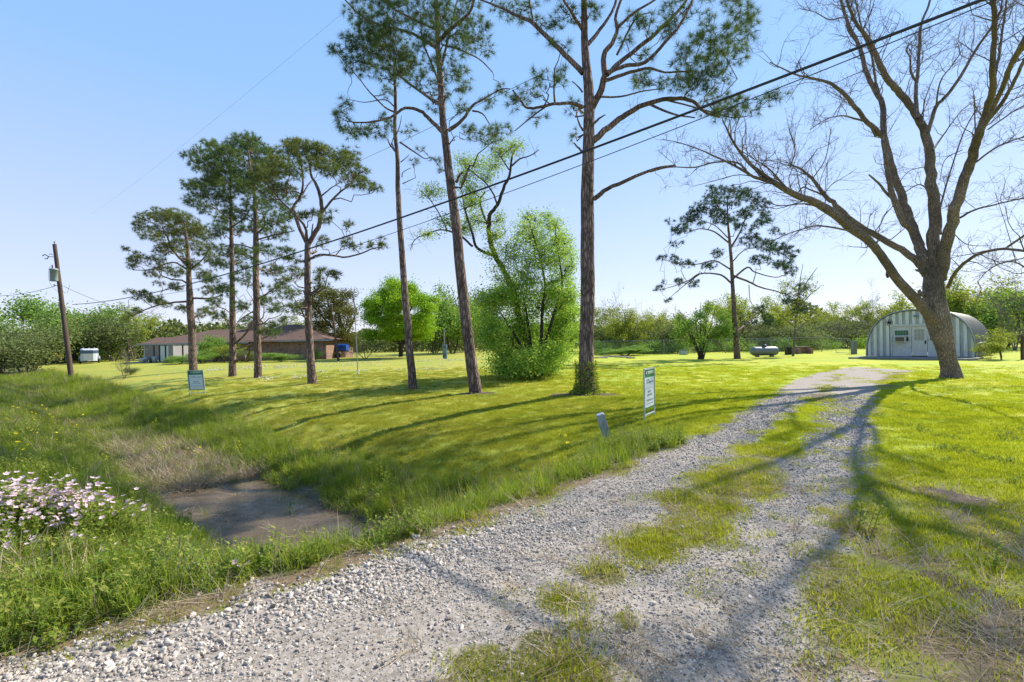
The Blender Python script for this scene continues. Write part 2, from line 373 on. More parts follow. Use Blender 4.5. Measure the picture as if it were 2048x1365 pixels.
soil = ramp(n, [(.3, (.04, .04, .014)), (.55, (.10, .105, .026)), (.75, (.17, .15, .06))], nf)
c = mixc(n, grass, soil, soft(sp2.outputs[0], .4)); c = mixc(n, c, dryc, soft(sp.outputs[2], 1.2)); c = mixc(n, c, grv, soft(sp.outputs[0], .7)); c = mixc(n, c, mudc, soft(sp.outputs[1], .3)); c = mixc(n, c, ramp(n, [(.3, (.04, .028, .02)), (.7, (.12, .088, .062))], nf), soft(sp2.outputs[1], .8))
bh = mathn(n, 'ADD', mathn(n, 'MULTIPLY', nf, mathn(n, 'ADD', mathn(n, 'MULTIPLY', sp.outputs[0], .45), .15)), mathn(n, 'MULTIPLY', v.outputs[0], mathn(n, 'MULTIPLY', sp.outputs[0], -.25)))
rgh = mathn(n, 'SUBTRACT', .95, mathn(n, 'MULTIPLY', sp.outputs[1], .5))
principled(n, c, rgh, 0, bh, .5, .015, .3)
go = mb.build('ground', m, smooth=True); tag(go, kind='structure')
ca = go.data.attributes.new('masks', 'FLOAT_COLOR', 'POINT')
gm = np.zeros((X.size, 4)); fx, fy = X.ravel(), Y.ravel()
gm[:, 0] = gravel_m(fx, fy); gm[:, 1] = mud_m(fx, fy); gm[:, 2] = dry_m(fx, fy); gm[:, 3] = 1; ca.data.foreach_set('color', gm.ravel())
ca = go.data.attributes.new('masks_b', 'FLOAT_COLOR', 'POINT'); gm[:, 0] = soil_m(fx, fy); gm[:, 1] = earth_m(fx, fy); ca.data.foreach_set('color', gm.ravel())
# shallow muddy water lying in the ditch
m, n = newmat('muddy_water')
f = noise(n, 1.6, 5, .6); f2 = noise(n, 7, 4, .6)
cc = ramp(n, [(.3, (.05, .037, .025)), (.5, (.105, .078, .052)), (.7, (.15, .105, .06))], f)
principled(n, cc, ramp(n, [(.35, (.06,)*3), (.62, (.35,)*3)], f2), 0, f2, .12, .02, .22)
mb = MB(); gx, gy = np.meshgrid(np.linspace(-7.5, -1.4, 70), np.linspace(5, 10.8, 70)); gx = gx.ravel(); gy = gy.ravel()
i, j = np.meshgrid(np.arange(69), np.arange(69), indexing='ij'); q = (i*70+j).ravel()
cxm = gx[q]+.04; cym = gy[q]+.04; dd, aa = ditch_d(cxm, cym); keep = (np.abs(dd) < 1.25) & (edge_e(cxm, cym) > 1.2); q = q[keep]
mb.add(np.stack([gx, gy, np.full_like(gx, -1.088)], -1), np.stack([q, q+1, q+71, q+70], -1))
tag(mb.build('water', m, smooth=True), kind='structure')
# ---------------------------------------------------------------- ground cover made of real blades, leaves and stones
def blades(nb, h0, h1, rad, wd, bend, seg=2, r=None, lean=.25):
    mb = MB(); r = r or np.random.default_rng(1)
    for _ in range(nb):
        a = r.random()*6.283; rr = rad*math.sqrt(r.random()); b = np.array([rr*math.cos(a), rr*math.sin(a), -.01])
        h = h0+(h1-h0)*r.random(); az = r.random()*6.283; d = np.array([math.cos(az), math.sin(az), 0]); sdv = np.array([-d[1], d[0], 0])*wd*(.6+.6*r.random())
        ln = lean*r.random(); bn = bend*r.random()
        pts = [b+np.array([0, 0, h*t*(1-.25*bn*t)])+d*h*(ln*t+bn*t*t) for t in np.linspace(0, 1, seg+1)]
        vs = []; 
        for k, p in enumerate(pts[:-1]): w_ = sdv*(1-.6*k/seg); vs += [p-w_, p+w_]
        vs.append(pts[-1])
        if seg > 1: mb.add(vs[:-1], [[2*k, 2*k+1, 2*k+3, 2*k+2] for k in range(seg-1)])
        mb.add(vs[-3:], [[0, 1, 2]])
    return mb
def leafy(nst, h0, h1, rad, ls, nl, r, flower=None, fm=1, fs=.03, fz=.98, nleafs=2):
    mb = MB()
    for _ in range(nst):
        a = r.random()*6.283; rr = rad*math.sqrt(r.random()); h = h0+(h1-h0)*r.random(); az = r.random()*6.283; ln = h*.35*r.random()
        p = np.array([[rr*math.cos(a)+math.cos(az)*ln*t*t, rr*math.sin(a)+math.sin(az)*ln*t*t, h*t-.01] for t in np.linspace(0, 1, 4)])
        mb.tube(p, [.0022, .002, .0016, .001], 3)
        for k in range(nl):
            t = .12+.86*(k+r.random()*.6)/nl; q = np.array([np.interp(t, np.linspace(0, 1, 4), p[:, c]) for c in range(3)])
            az = r.random()*6.283; up = .1+.6*r.random(); d = np.array([math.cos(az), math.sin(az), up]); sv = np.array([-d[1], d[0], 0])
            l = ls*(.6+.7*r.random())*(1.15-.5*t); wv = sv*l*.26; m1 = q+d*l*.5+np.array([0, 0, .02*l])
            mb.add([q, m1-wv, q+d*l, m1+wv], [[0, 1, 2, 3]])
        if flower and r.random() < flower:
            c = p[-1]*[1, 1, fz]; nn = 5; nrm = np.array([r.normal()*.6, r.normal()*.6, .8]); nrm /= np.linalg.norm(nrm)
            u = np.cross(nrm, [1, 0, 0]); u /= np.linalg.norm(u); w_ = np.cross(nrm, u)
            for k in range(nn):
                th = k/nn*6.283; d = u*math.cos(th)+w_*math.sin(th); s2 = -u*math.sin(th)+w_*math.cos(th)
                mb.add([c, c+d*fs*.6-s2*fs*.42+nrm*fs*.25, c+d*fs+nrm*fs*.42, c+d*fs*.6+s2*fs*.42+nrm*fs*.25], [[0, 1, 2, 3]], fm)
    return mb
def sample(n, dens, r0=1.6, r1=60, a=62, seed=3):
    r = np.random.default_rng(seed); lr = r.random(n)*math.log(r1/r0)+math.log(r0); rr = np.exp(lr); th = (r.random(n)*2-1)*R(a)
    x = rr*np.sin(th); y = rr*np.cos(th)-.2
    cd = n/(math.log(r1/r0)*2*R(a)*rr**2)
    k = r.random(n) < dens(x, y, rr)/cd
    x, y = x[k], y[k]; return np.stack([x, y, hgt(x, y)], -1)
rg = np.random.default_rng(11)
M_lawn = leafmat('lawn_grass', (.170, .195, .020), (.325, .335, .045), .55, (1, .97, .4), .45, .6, (.39, .355, .10))
_n = M_lawn.node_tree; _rp = [q for q in _n.nodes if q.type == 'VALTORGB'][0]; _sx = N(_n, 'ShaderNodeSeparateXYZ'); _n.links.new(N(_n, 'ShaderNodeNewGeometry').outputs['Position'], _sx.inputs[0])
_tg = [l.to_socket for l in _rp.outputs[0].links]; _o = mixc(_n, _rp.outputs[0], mixc(_n, _rp.outputs[0], (1.13, 1.27, .44), 1.0, 'MULTIPLY'), lushmask(_n, _sx.outputs[0]))
for _t in _tg: _n.links.new(_o, _t)
M_tall = leafmat('ditch_grass', (0.1002, 0.1746, 0.0185), (0.2351, 0.3092, 0.0324), .45, (1, 1, .35), .9, .5, (0.3806, 0.3595, 0.0904))
M_weed = leafmat('weed_leaves', (0.0936, 0.1703, 0.0274), (0.2358, 0.3029, 0.0484), .42, (1, 1, .3), 1.2, .5, (0.3504, 0.3300, 0.0820))
M_straw = leafmat('dead_straw', (0.1700, 0.1173, 0.0688), (0.4037, 0.3187, 0.2125), .2, (1, .9, .7), 2, .8, (0.5100, 0.4675, 0.3510))
M_pink = leafmat('pink_petals', (.62, .42, .50), (.74, .61, .67), .35, (1, .9, .95), 3, .6)
M_yel = leafmat('yellow_petals', (.75, .60, .02), (.85, .72, .04), .35, (1, 1, .4), 3, .6)
def hid(o): return o
notbare = lambda x, y: (1-gravel_m(x, y))*(1-mud_m(x, y))*(1-earth_m(x, y))
def dl(x, y, r):
    return 85*notbare(x, y)*(1-tall_m(x, y)*.9)*(1-.75*dry_m(x, y))*sstep(20, 9, r)*(.5+fbm(x, y, 2.2))+np.where(r < 34, 11*sstep(34, 22, r), 0)*notbare(x, y)*(1-tall_m(x, y))+90*patches(x, y)*(r < 9)*(fbm(x, y, 4) > .4)
p = sample(110000, dl, 1.7, 34, 60, 5)
lv = [blades(170, .022, .05, .16, .0030, .5, 1, np.random.default_rng(20+k), .5).build('lawn_tuft', M_lawn) for k in range(4)]
scatter('lawn_grass', p, (.75+.5*rg.random(len(p)))*(1+.5*sstep(10, 25, np.hypot(p[:, 0], p[:, 1]))), lv, 'short mown yellow green lawn grass', .1, 2, 'grass')
# tall grass on the ditch banks
def dt(x, y, r):
    d, a = ditch_d(x, y)
    reedy = np.exp(-((a-13.3)/3.0)**2)*sstep(1.05, .55, np.abs(d-.1))
    fgd = sstep(2.2, 4.0, r)
    return 95*tall_m(x, y)*(1-mud_m(x, y)*.97*(a < 11))*(1-.8*reedy)*(1-.55*dry_m(x, y))*(.35+.9*fbm(x, y, 1.3))*fgd
tv_ = [blades(9, .25, .55, .05, .0022, .6, 4, np.random.default_rng(130+k), .3).build('seed_grass', M_straw if k == 0 else M_tall) for k in range(2)]
p = sample(190000, dt, 1.7, 60, 60, 6)
tv = [blades(26, .12, .34, .07, .0032, .75, 3, np.random.default_rng(30+k), .45).build('grass_tuft', M_tall) for k in range(9)]+tv_[:1]
d_, a_ = ditch_d(p[:, 0], p[:, 1]); hs = np.where(d_ > 0, 1.05, .85)*(.55+.6*rg.random(len(p)))*(.75+.5*fbm(p[:, 0], p[:, 1], .7))
far = 1+sstep(15, 40, np.hypot(p[:, 0], p[:, 1]))*.6
scatter('ditch_grass', p, np.stack([far*(.8+.4*rg.random(len(p))), far, hs*far], -1), tv, 'tall green grass growing on both ditch banks', .12, 3, 'grass')
def dw(x, y, r):
    d, a = ditch_d(x, y); lf = (d < -.5)*1.0
    return (70*tall_m(x, y)*(.25+.9*lf)*(fbm(x, y, 1.1) > .42)+5*notbare(x, y)*sstep(6, 3, r)*(fbm(x, y, 2) > .56)*(edge_e(x, y) < -2.2)+1.6*(d > 2.6)*notbare(x, y)*(fbm(x, y, 1.3) > .5)*(edge_e(x, y) > .4)*.0)*(1-mud_m(x, y)*(a < 11))*(1-.3*dry_m(x, y))
p = sample(90000, dw, 1.7, 30, 60, 7)
wv = [leafy(7, .10, .27, .07, .045, 11, np.random.default_rng(40+k)).build('weed_clump', M_weed) for k in range(4)]
wv += [leafy(14, .04, .12, .09, .03, 6, np.random.default_rng(50+k)).build('weed_clump', M_weed) for k in range(2)]
def dcv(x, y, r): return 9*notbare(x, y)*(1-tall_m(x, y))*sstep(.52, .66, fbm(np.asarray(x)+31, y, .7))*sstep(26, 18, r)*(edge_e(x, y) > .2)+9*notbare(x, y)*sstep(.54, .66, fbm(np.asarray(x)+31, y, .9))*sstep(18, 12, r)*(edge_e(x, y) < -3)
pc = sample(60000, dcv, 3, 26, 60, 17)
cvv = [leafy(24, .02, .06, .16, .028, 4, np.random.default_rng(56+k)).build('clover_patch', M_weed) for k in range(3)]
scatter('clover', pc, .8+.7*rg.random(len(pc)), cvv, 'low dark clover patches in the mown lawn', .1, 18, 'clover')
scatter('weeds', p, .65+.6*rg.random(len(p)), wv, 'leafy green weeds between the ditch and the gravel', .15, 4, 'weeds')
# straw: dead reeds in the ditch, dry edge of the gravel
def dstr(x, y, r):
    d, a = ditch_d(x, y)
    reedy = np.exp(-((a-13.3)/3.0)**2)*sstep(1.1, .55, np.abs(d-.1))*(a > 10.3)
    patchy = sstep(1.2, .6, np.abs(d))*(fbm(x, y, .5) > .5)*.6*(a > 17)
    return 120*reedy+40*patchy+9*tall_m(x, y)*(d < -1)*sstep(.45, .6, fbm(x, y, 1.4))*sstep(2.4, 3.5, r)+70*dry_m(x, y)*sstep(9, 3, r)*(1-.7*gravel_m(x, y))*(edge_e(x, y) < .6)
p = sample(90000, dstr, 1.7, 45, 60, 8)
d_, a_ = ditch_d(p[:, 0], p[:, 1]); inch = ((a_ > 9) & (np.abs(d_) < 2.2)) | (d_ < -1) & (edge_e(p[:, 0], p[:, 1]) > .5)
sv = [blades(22, .10, .30, .09, .0025, 1.0, 3, np.random.default_rng(60+k), 1.6).build('straw_tuft', M_straw) for k in range(4)]
zs = np.where(inch, 1.1, .22)*(.6+.6*rg.random(len(p))); xy = np.where(inch, 1.2, .75)
scatter('dead_reeds', p, np.stack([xy, xy, zs], -1), sv, 'pale dead reeds and dry straw lying in the ditch', .3, 5, 'reeds')
def dmu(x, y, r):
    d, a = ditch_d(x, y); return 7*(np.abs(d) < .95)*(a < 11.5)*(edge_e(x, y) > 1.2)+22*sstep(.25, .05, np.abs(np.abs(d)-.95))*(a < 12)*(edge_e(x, y) > 1)
p = sample(60000, dmu, 4, 14, 60, 19); p[:, 2] = np.maximum(p[:, 2], -1.085)
scatter('ditch_debris', p, np.stack([.9+0*p[:, 0], .9+0*p[:, 0], .10+.12*rg.random(len(p))], -1), [blades(5, .10, .3, .12, .003, 1.2, 3, np.random.default_rng(160+k), 2.2).build('straw_litter', M_straw) for k in range(3)], 'straw litter stranded on the mud of the ditch', .3, 20, 'litter')
# flowers
fp = leafy(9, .30, .50, .13, .05, 10, np.random.default_rng(70), .85, 1, .027).build('flower_clump', [M_weed, M_pink])
fp2 = leafy(8, .25, .46, .12, .05, 10, np.random.default_rng(71), .85, 1, .025).build('flower_clump', [M_weed, M_pink])
q = rg.normal(size=(95, 2))*[.38, .22]+[-4.85, 4.7]; q = np.vstack([q, rg.normal(size=(34, 2))*[.38, .35]+[-4.4, 4.0]]); 
pf = np.stack([q[:, 0], q[:, 1], hgt(q[:, 0], q[:, 1])+.02], -1); sc_ = np.concatenate([.85+.3*rg.random(95), .55+.25*rg.random(34)])
scatter('pink_flowers', pf, sc_, [fp, fp2], 'mound of pale pink primrose flowers beside the ditch', .12, 6, 'flowers')
sf = leafy(3, .12, .26, .05, .04, 6, np.random.default_rng(72), .5, 1, .026).build('flower_clump', [M_weed, M_pink])
q = np.stack([rg.uniform(-5.5, -1.2, 26), rg.uniform(2.9, 6, 26)], -1); q = q[(edge_e(q[:, 0], q[:, 1]) > .3)]
scatter('small_flowers', np.stack([q[:, 0], q[:, 1], hgt(q[:, 0], q[:, 1])], -1), .9+0*q[:, 0], [sf], 'scattered single pink flowers in the weeds', .2, 7, 'flowers')
yf = leafy(5, .3, .6, .06, .05, 7, np.random.default_rng(73), .9, 1, .026).build('flower_stem', [M_weed, M_yel])
q = np.vstack([rg.normal(size=(26, 2))*[1.0, .9]+[-9.5, 8.6], rg.normal(size=(14, 2))*[2.5, 2]+[-13, 12], rg.normal(size=(10, 2))*[1.6, .5]+[-1.2, 5.6], rg.normal(size=(10, 2))*[1.2, .8]+[-6.5, 10.6]])
q = q[edge_e(q[:, 0], q[:, 1]) > .5]; dq, aq = ditch_d(q[:, 0], q[:, 1]); q = q[~((np.abs(dq) < 1.2) & (aq < 11))]
scatter('yellow_flowers', np.stack([q[:, 0], q[:, 1], hgt(q[:, 0], q[:, 1])], -1), .7+.5*rg.random(len(q)), [yf], 'yellow flower stems standing in the roadside grass', .15, 8, 'flowers')
# white clover in streaks across the far lawn
def dcl(x, y, r): return 9*sstep(.56, .75, fbm(x*.2, y, .9))*sstep(24, 29, r)*sstep(50, 42, r)*(x < -3)*notbare(x, y)
p = sample(60000, dcl, 18, 52, 60, 10)
cl = [leafy(5, .02, .06, .12, .02, 2, np.random.default_rng(76), 1.0, 1, .035).build('clover', [M_weed, leafmat('clover_white', (.55, .55, .5), (.6, .6, .56), .3)])]
scatter('clover_flowers', p, 1.0+.6*rg.random(len(p)), cl, 'streaks of white clover flowers across the far lawn', .2, 13, 'flowers')
# rough weeds round the dug earth at the culvert marker
q0 = G(1250, 893); q = rg.normal(size=(150, 2))*[.50, .34]+q0[:2]
mw = [leafy(8, .14, .30, .08, .05, 11, np.random.default_rng(78)).build('weed_clump', M_weed), blades(30, .15, .38, .09, .003, .8, 3, np.random.default_rng(79), .45).build('grass_tuft', M_tall)]
scatter('culvert_weeds', np.stack([q[:, 0], q[:, 1], hgt(q[:, 0], q[:, 1])], -1), .6+.45*rg.random(len(q)), mw, 'clump of weeds round the leaning white marker post', .15, 14, 'weeds')
# gravel stones
def stone(seed, mat):
    r = np.random.default_rng(seed)
    import bmesh
    bm = bmesh.new(); bmesh.ops.create_icosphere(bm, subdivisions=2, radius=1)
    ax = np.array([1, .6+.35*r.random(), .45+.35*r.random()]); ph = r.random(9)*6
    for v_ in bm.verts:
        c = v_.co; k = 1+.16*math.sin(c.x*2.3+ph[0])+.14*math.sin(c.y*2.9+ph[1])+.12*math.sin(c.z*3.1+ph[2]+c.x*2)
        for q_ in range(4):
            nn = Vector((math.sin(ph[q_]*3), math.cos(ph[q_+1]*5), math.sin(ph[q_+2]*7))).normalized(); dd_ = c.dot(nn)
            if dd_ > .62: k *= .62/dd_
        v_.co = Vector((c.x*k*ax[0], c.y*k*ax[1], c.z*k*ax[2]))
    me = bpy.data.meshes.new('stone'); bm.to_mesh(me); bm.free(); me.materials.append(mat)
    o = bpy.data.objects.new('stone', me); sc.collection.objects.link(o); return o
m, n = newmat('gravel_stone')
rnd = N(n, 'ShaderNodeObjectInfo').outputs['Random']; nz = noise(n, 60, 4, .7)
cc = ramp(n, [(.0, (.13, .11, .095)), (.3, (.27, .232, .198)), (.6, (.40, .35, .30)), (.9, (.52, .465, .41)), (1, (.30, .21, .155))], mathn(n, 'ADD', mathn(n, 'MULTIPLY', rnd, .85), mathn(n, 'MULTIPLY', nz, .2)))
principled(n, cc, .85, 0, nz, .3, .004, .3)
stv = [stone(90+k, m) for k in range(7)]
def dg(x, y, r): return 6200*(gravel_m(x, y)**1.3+.04*dry_m(x, y))*(.25+1.3*fbm(x, y, 1.1)**1.5)*np.minimum(1, 6/r**1.2)
p = sample(520000, dg, 1.7, 16, 60, 9); rr = np.hypot(p[:, 0], p[:, 1])
sz = np.exp(rg.normal(math.log(.0052), .42, len(p)))*(1+.9*sstep(1.0, .1, -edge_e(p[:, 0], p[:, 1]))*sstep(5.5, 3.5, rr))*(1+sstep(4, 12, rr)*1.0)
p[:, 2] += sz*.15
scatter('gravel', p, np.minimum(sz, .026), stv, 'pale crushed limestone gravel of the driveway', .5, 9, 'gravel')
# ---------------------------------------------------------------- trees
def smooth_path(p, r, sub=4, wob=0, rg_=None):
    p = np.asarray(p, float); n = len(p)
    if n < 3: t = np.linspace(0, n-1, sub*(n-1)+1); return np.stack([np.interp(t, range(n), p[:, c]) for c in range(3)], -1), np.interp(t, range(n), r)
    q = np.vstack([2*p[0]-p[1], p, 2*p[-1]-p[-2]]); out = []
    for i in range(1, n):
        a, b, c, d = q[i-1], q[i], q[i+1], q[i+2]
        for t in np.arange(sub)/sub:
            out.append(.5*((2*b)+(-a+c)*t+(2*a-5*b+4*c-d)*t*t+(-a+3*b-3*c+d)*t**3))
    out.append(p[-1]); out = np.array(out); rr = np.interp(np.linspace(0, n-1, len(out)), range(n), r)
    if wob: out[1:-1] += rg_.normal(size=out[1:-1].shape)*wob*rr[1:-1, None]
    return out, rr
class Tree:
    def __init__(s, name, bx, by, label, seed=0, Y=None, group=None, cat='tree'):
        g = G(bx, by); s.base = g if Y is None else None
        if Y is not None:
            q = P(bx, by, Y); q[2] = hz(q[0], q[1]); s.base = q
        s.wk = .96; s.ck = 1.28; s.Y = s.base[1]; s.r = np.random.default_rng(seed); s.k = s.Y/F
        s.root = thing(name, label, cat, tuple(s.base), group); s.w = MB(); s.c = MB(); s.sk = []
    def px(s, a, b, dy=0): return P(a, b, s.Y+dy)
    def limb(s, pts, widths, dy=(0, 0), k=8, sub=4, wob=.12, flare=0):
        """pts traced in photo pixels; dy = metres nearer/farther along the limb; widths in photo pixels at the tree's distance"""
        n = len(pts); cw_ = np.array([math.cos(math.atan((a-1024)/F)) for a, b in pts]); d = np.interp(np.linspace(0, 1, n), np.linspace(0, 1, len(dy)), dy)
        p = np.array([s.px(a, b, dd) for (a, b), dd in zip(pts, d)])
        w_ = np.interp(np.linspace(0, 1, n), np.linspace(0, 1, len(widths)), widths)/2*(s.Y+d)/F*s.wk*cw_
        p, r = smooth_path(p, w_, sub, wob, s.r)
        if flare:
            h = p[:, 2]-p[0, 2]; r = r*(1+flare*np.exp(-h/.35)); p[0, 2] = s.base[2]-.15
        s.w.tube(p, r, k); s.sk.append((p, r)); return p, r
    def attach(s, c, zbias=.45, maxr=None):
        best = None; bd = 1e9
        for p, r in s.sk:
            d = np.linalg.norm(p-c, axis=1)+np.maximum(0, p[:, 2]-(c[2]-zbias*np.hypot(p[:, 0]-c[0], p[:, 1]-c[1])))*1.6
            i = int(np.argmin(d+(p[:, 2] < s.base[2]+.15*(c[2]-s.base[2]))*99))
            if d[i] < bd: bd = d[i]; best = (p[i], r[i])
        return best
    def branch(s, a, b, r0, r1, droop=0, k=4, n=6, reg=True, wob=.06):
        t = np.linspace(0, 1, n)[:, None]; L = np.linalg.norm(b-a)
        p = a+(b-a)*t; p[:, 2] += -droop*L*np.sin(t[:, 0]*math.pi)
        p[1:-1] += s.r.normal(size=(n-2, 3))*L*wob
        rr = r0+(r1-r0)*t[:, 0]**.8; s.w.tube(p, rr, k)
        if reg: s.sk.append((p, rr))
        return p
    # ---- pine foliage: bursts of needles on twigs
    def needles(s, C, D, L, nn, wd):
        n = len(C); r = s.r
        d = r.normal(size=(n, nn, 3)); d /= np.linalg.norm(d, axis=2)[..., None]
        d = d+D[:, None]*.75; d /= np.linalg.norm(d, axis=2)[..., None]
        l = L*(.7+.5*r.random((n, nn, 1))); a = C[:, None]+d*l*.06; b = C[:, None]+d*l; b[..., 2] -= l[..., 0]*.10
        sd_ = np.cross(d, r.normal(size=(n, nn, 3))); sd_ /= np.linalg.norm(sd_, axis=2)[..., None]+1e-9
        v = np.stack([a-sd_*wd*.5, a+sd_*wd*.5, b], 2).reshape(-1, 3)
        s.c.add(v, np.arange(len(v)).reshape(-1, 3))
    def pine_clump(s, cx, cy, rx, ry, dy=None, dens=1.0, L=.24, nn=46, wd=.011, spread=None):
        rad = s.crown_r if spread is None else spread
        if dy is None: dy = s.r.uniform(-1, 1)*rad
        Y_ = s.Y+dy; c = P(cx, cy, Y_); rx *= s.ck; ry *= s.ck; a, b_ = rx*Y_/F, ry*Y_/F
        at = s.attach(c); pa, ra = at
        dist = np.linalg.norm(c-pa)
        p = s.branch(pa, c, min(ra*.7, .012+.018*dist), .012, .06 if c[2] < pa[2]+dist*.5 else .02, 5, 7)
        n = max(4, int(dens*7.0*math.pi*a*b_/.125*(L/.24)**-1.5))
        u = s.r.normal(size=(n, 3)); u /= np.linalg.norm(u, axis=1)[:, None]; u *= s.r.random((n, 1))**.36*[a, (a+b_)/2, b_]
        tips = c+u
        ns = max(2, n//7); ends = tips[:ns]
        sub = []
        for e in ends:
            st = p[s.r.integers(3, 7)]; q = s.branch(st, e, .009, .004, -.05, 3, 4, False, .1); sub.append(q)
        sub = np.concatenate(sub)
        D = np.empty_like(tips)
        for i in range(n):
            j = int(np.argmin(((sub-tips[i])**2).sum(1))); dv = tips[i]-sub[j]; dl_ = np.linalg.norm(dv)
            if dl_ > .12: s.w.tube([sub[j], (sub[j]+tips[i])/2+s.r.normal(size=3)*dl_*.08, tips[i]], [.006, .005, .003], 3)
            D[i] = dv/(dl_+1e-6)*.7+np.array([0, 0, .5])+(tips[i]-c)/(a+1e-6)*.3
        D /= np.linalg.norm(D, axis=1)[:, None]
        s.needles(tips, D, L, nn, wd)
    # ---- leaves
    def leaves(s, C, size, el=1.5):
        n = len(C); r = s.r
        d = r.normal(size=(n, 3)); d[:, 2] *= .6; d /= np.linalg.norm(d, axis=1)[:, None]
        q = np.cross(d, r.normal(size=(n, 3))); q /= np.linalg.norm(q, axis=1)[:, None]
        l = size*(.6+.7*r.random((n, 1)))
        v = np.stack([C-d*l*.5, C+q*l*.5/el+d*l*.05, C+d*l*.5, C-q*l*.5/el+d*l*.05], 1).reshape(-1, 3)
        s.c.add(v, np.arange(len(v)).reshape(-1, 4))
    def leaf_clump(s, cx, cy, rx, ry, n, size, dy=None, ntw=8, r0=.03, hollow=.5, sub=.28, depth=None, connect=True):
        rad = s.crown_r
        if dy is None: dy = s.r.uniform(-1, 1)*rad
        Y_ = s.Y+dy; c = P(cx, cy, Y_); a, b_ = rx*Y_/F, ry*Y_/F; dp = depth or a
        pa, ra = s.attach(c) if (connect and s.sk) else (c, .03)
        L = np.linalg.norm(c-pa); p = s.branch(pa, c, min(ra*.75, r0+.012*L), .012, .0, 5, 6)
        u = s.r.normal(size=(ntw, 3)); u /= np.linalg.norm(u, axis=1)[:, None]; u *= (hollow+(1-hollow)*s.r.random((ntw, 1)))*[a, dp, b_]
        cs = []
        for e in c+u:
            st = p[s.r.integers(2, 6)]; q = s.branch(st, e, .012, .004, -.04, 3, 5, False, .09); cs.append(q[2:])
        cs = np.concatenate(cs); i = s.r.integers(0, len(cs), n)
        g = s.r.normal(size=(n, 3))*np.array([a, dp, b_])*sub
        s.leaves(cs[i]+g, size)
    # ---- bare twigs
    def twig(s, st, d, L, r0, lvl, up=.25, k=3):
        n = 6 if lvl > 0 else 4; p = [st]; d = d/np.linalg.norm(d)
        for i in range(n):
            d = d+s.r.normal(size=3)*.24+np.array([0, 0, up*.22]); d /= np.linalg.norm(d); p.append(p[-1]+d*L/n)
        p = np.array(p); rr = np.linspace(r0, max(.0028, r0*.35), n+1); s.c.tube(p, rr, 4 if r0 > .012 else 3)
        if lvl > 0:
            m_ = int(3+3*s.r.random())
            for j in range(m_):
                i = s.r.integers(1, n+1); az = s.r.normal(size=3); dd = d*.6+az/np.linalg.norm(az)*.75
                s.twig(p[i], dd, L*(.35+.3*s.r.random()), max(.003, rr[i]*.62), lvl-1, up)
        return p
    def dress(s, lim, n, L, r0, lvl=2, t0=.25, up=.35):
        p, r = lim
        for _ in range(n):
            t = t0+(1-t0)*s.r.random()**.8; i = min(len(p)-1, int(t*len(p))); tan = p[min(i+1, len(p)-1)]-p[max(i-1, 0)]; tan /= np.linalg.norm(tan)+1e-9
            az = s.r.normal(size=3); dd = tan*.7+az/np.linalg.norm(az)*.8+np.array([0, 0, .15])
            s.twig(p[i], dd, L*(.5+.8*s.r.random()), min(r0, r[i]*.6), lvl, up)
    def done(s, wm, cm, cname='crown', wname='trunk'):
        o = off(s.w, s.base).build(wname, wm, s.root, True); c = off(s.c, s.base).build(cname, cm, s.root) if s.c.n else None
        return s.root
# ---- the tall pine by the drive
T = Tree('pine_tree', 1173, 787, 'tallest thick pine with ivy leaves round its base, right of the bushy tree', 1); T.crown_r = 2.2
T.limb([(1173, 787), (1173, 700), (1176, 560), (1174, 420), (1177, 300), (1178, 190), (1170, 100), (1168, 0), (1166, -120), (1168, -240)], [33, 31, 30, 28, 25, 22, 16, 12, 9, 5], k=16, flare=.18, wob=.03)
T.limb([(1188, 398), (1215, 378), (1260, 358), (1310, 338), (1350, 331)], [11, 9, 8, 6, 4], (0, -.6, -1.2))
T.limb([(1186, 282), (1230, 245), (1260, 225), (1300, 205), (1350, 198), (1385, 203), (1410, 225), (1440, 235)], [14, 12, 11, 10, 8, 6, 4], (0, .8))
T.limb([(1300, 209), (1345, 228), (1390, 236)], [6, 3], (.4, .1))
T.limb([(1182, 220), (1202, 180), (1208, 150), (1208, 110), (1225, 85), (1234, 60), (1232, 30), (1250, -20), (1270, -80)], [15, 13, 9, 6, 4], (0, -1.2))
T.limb([(1214, 150), (1240, 125), (1290, 85), (1330, 50), (1370, 5), (1400, -50)], [10, 9, 7, 4], (-.6, 1))
T.limb([(1214, 145), (1250, 132), (1290, 125), (1330, 85), (1360, 50), (1385, 0), (1400, -40)], [9, 7, 4], (-.5, -2))
T.limb([(1210, 162), (1260, 145), (1300, 137), (1330, 145), (1380, 143)], [8, 6, 3], (-.3, -1.4))
T.limb([(1200, 194), (1240, 194), (1290, 182), (1330, 178)], [5, 2], (-.2, .8))
T.limb([(1166, 147), (1130, 110), (1090, 70), (1060, 42), (1030, 30), (1000, 15), (960, 0)], [12, 10, 8, 5, 3], (0, .9))
T.limb([(1066, 44), (1062, 20), (1056, -20)], [5, 3], (.6, .9))
T.limb([(1166, 215), (1145, 207), (1110, 208), (1080, 215), (1055, 216), (1040, 200), (1025, 180)], [8, 6, 3], (0, -1))
T.limb([(1100, 208), (1075, 225), (1050, 245), (1030, 262)], [4, 2], (-.4, -.7))
T.limb([(1175, 90), (1200, 60), (1230, 10), (1240, -60)], [9, 4], (0, 1.2)); T.limb([(1165, 60), (1140, 20), (1100, -40)], [8, 3], (0, -1.2))
T.limb([(1236, 55), (1265, 28), (1310, 0), (1350, -30)], [6, 3], (-.8, -1.6)); T.limb([(1234, 110), (1270, 40), (1300, 25)], [5, 2], (0, 0))
T.limb([(1166, 305), (1158, 298), (1147, 286)], [6, 3]); T.limb([(1166, 262), (1157, 245), (1152, 222)], [5, 2]); T.limb([(1188, 247), (1200, 236), (1211, 230)], [6, 2]); T.limb([(1165, 185), (1155, 172), (1144, 163)], [4, 2])
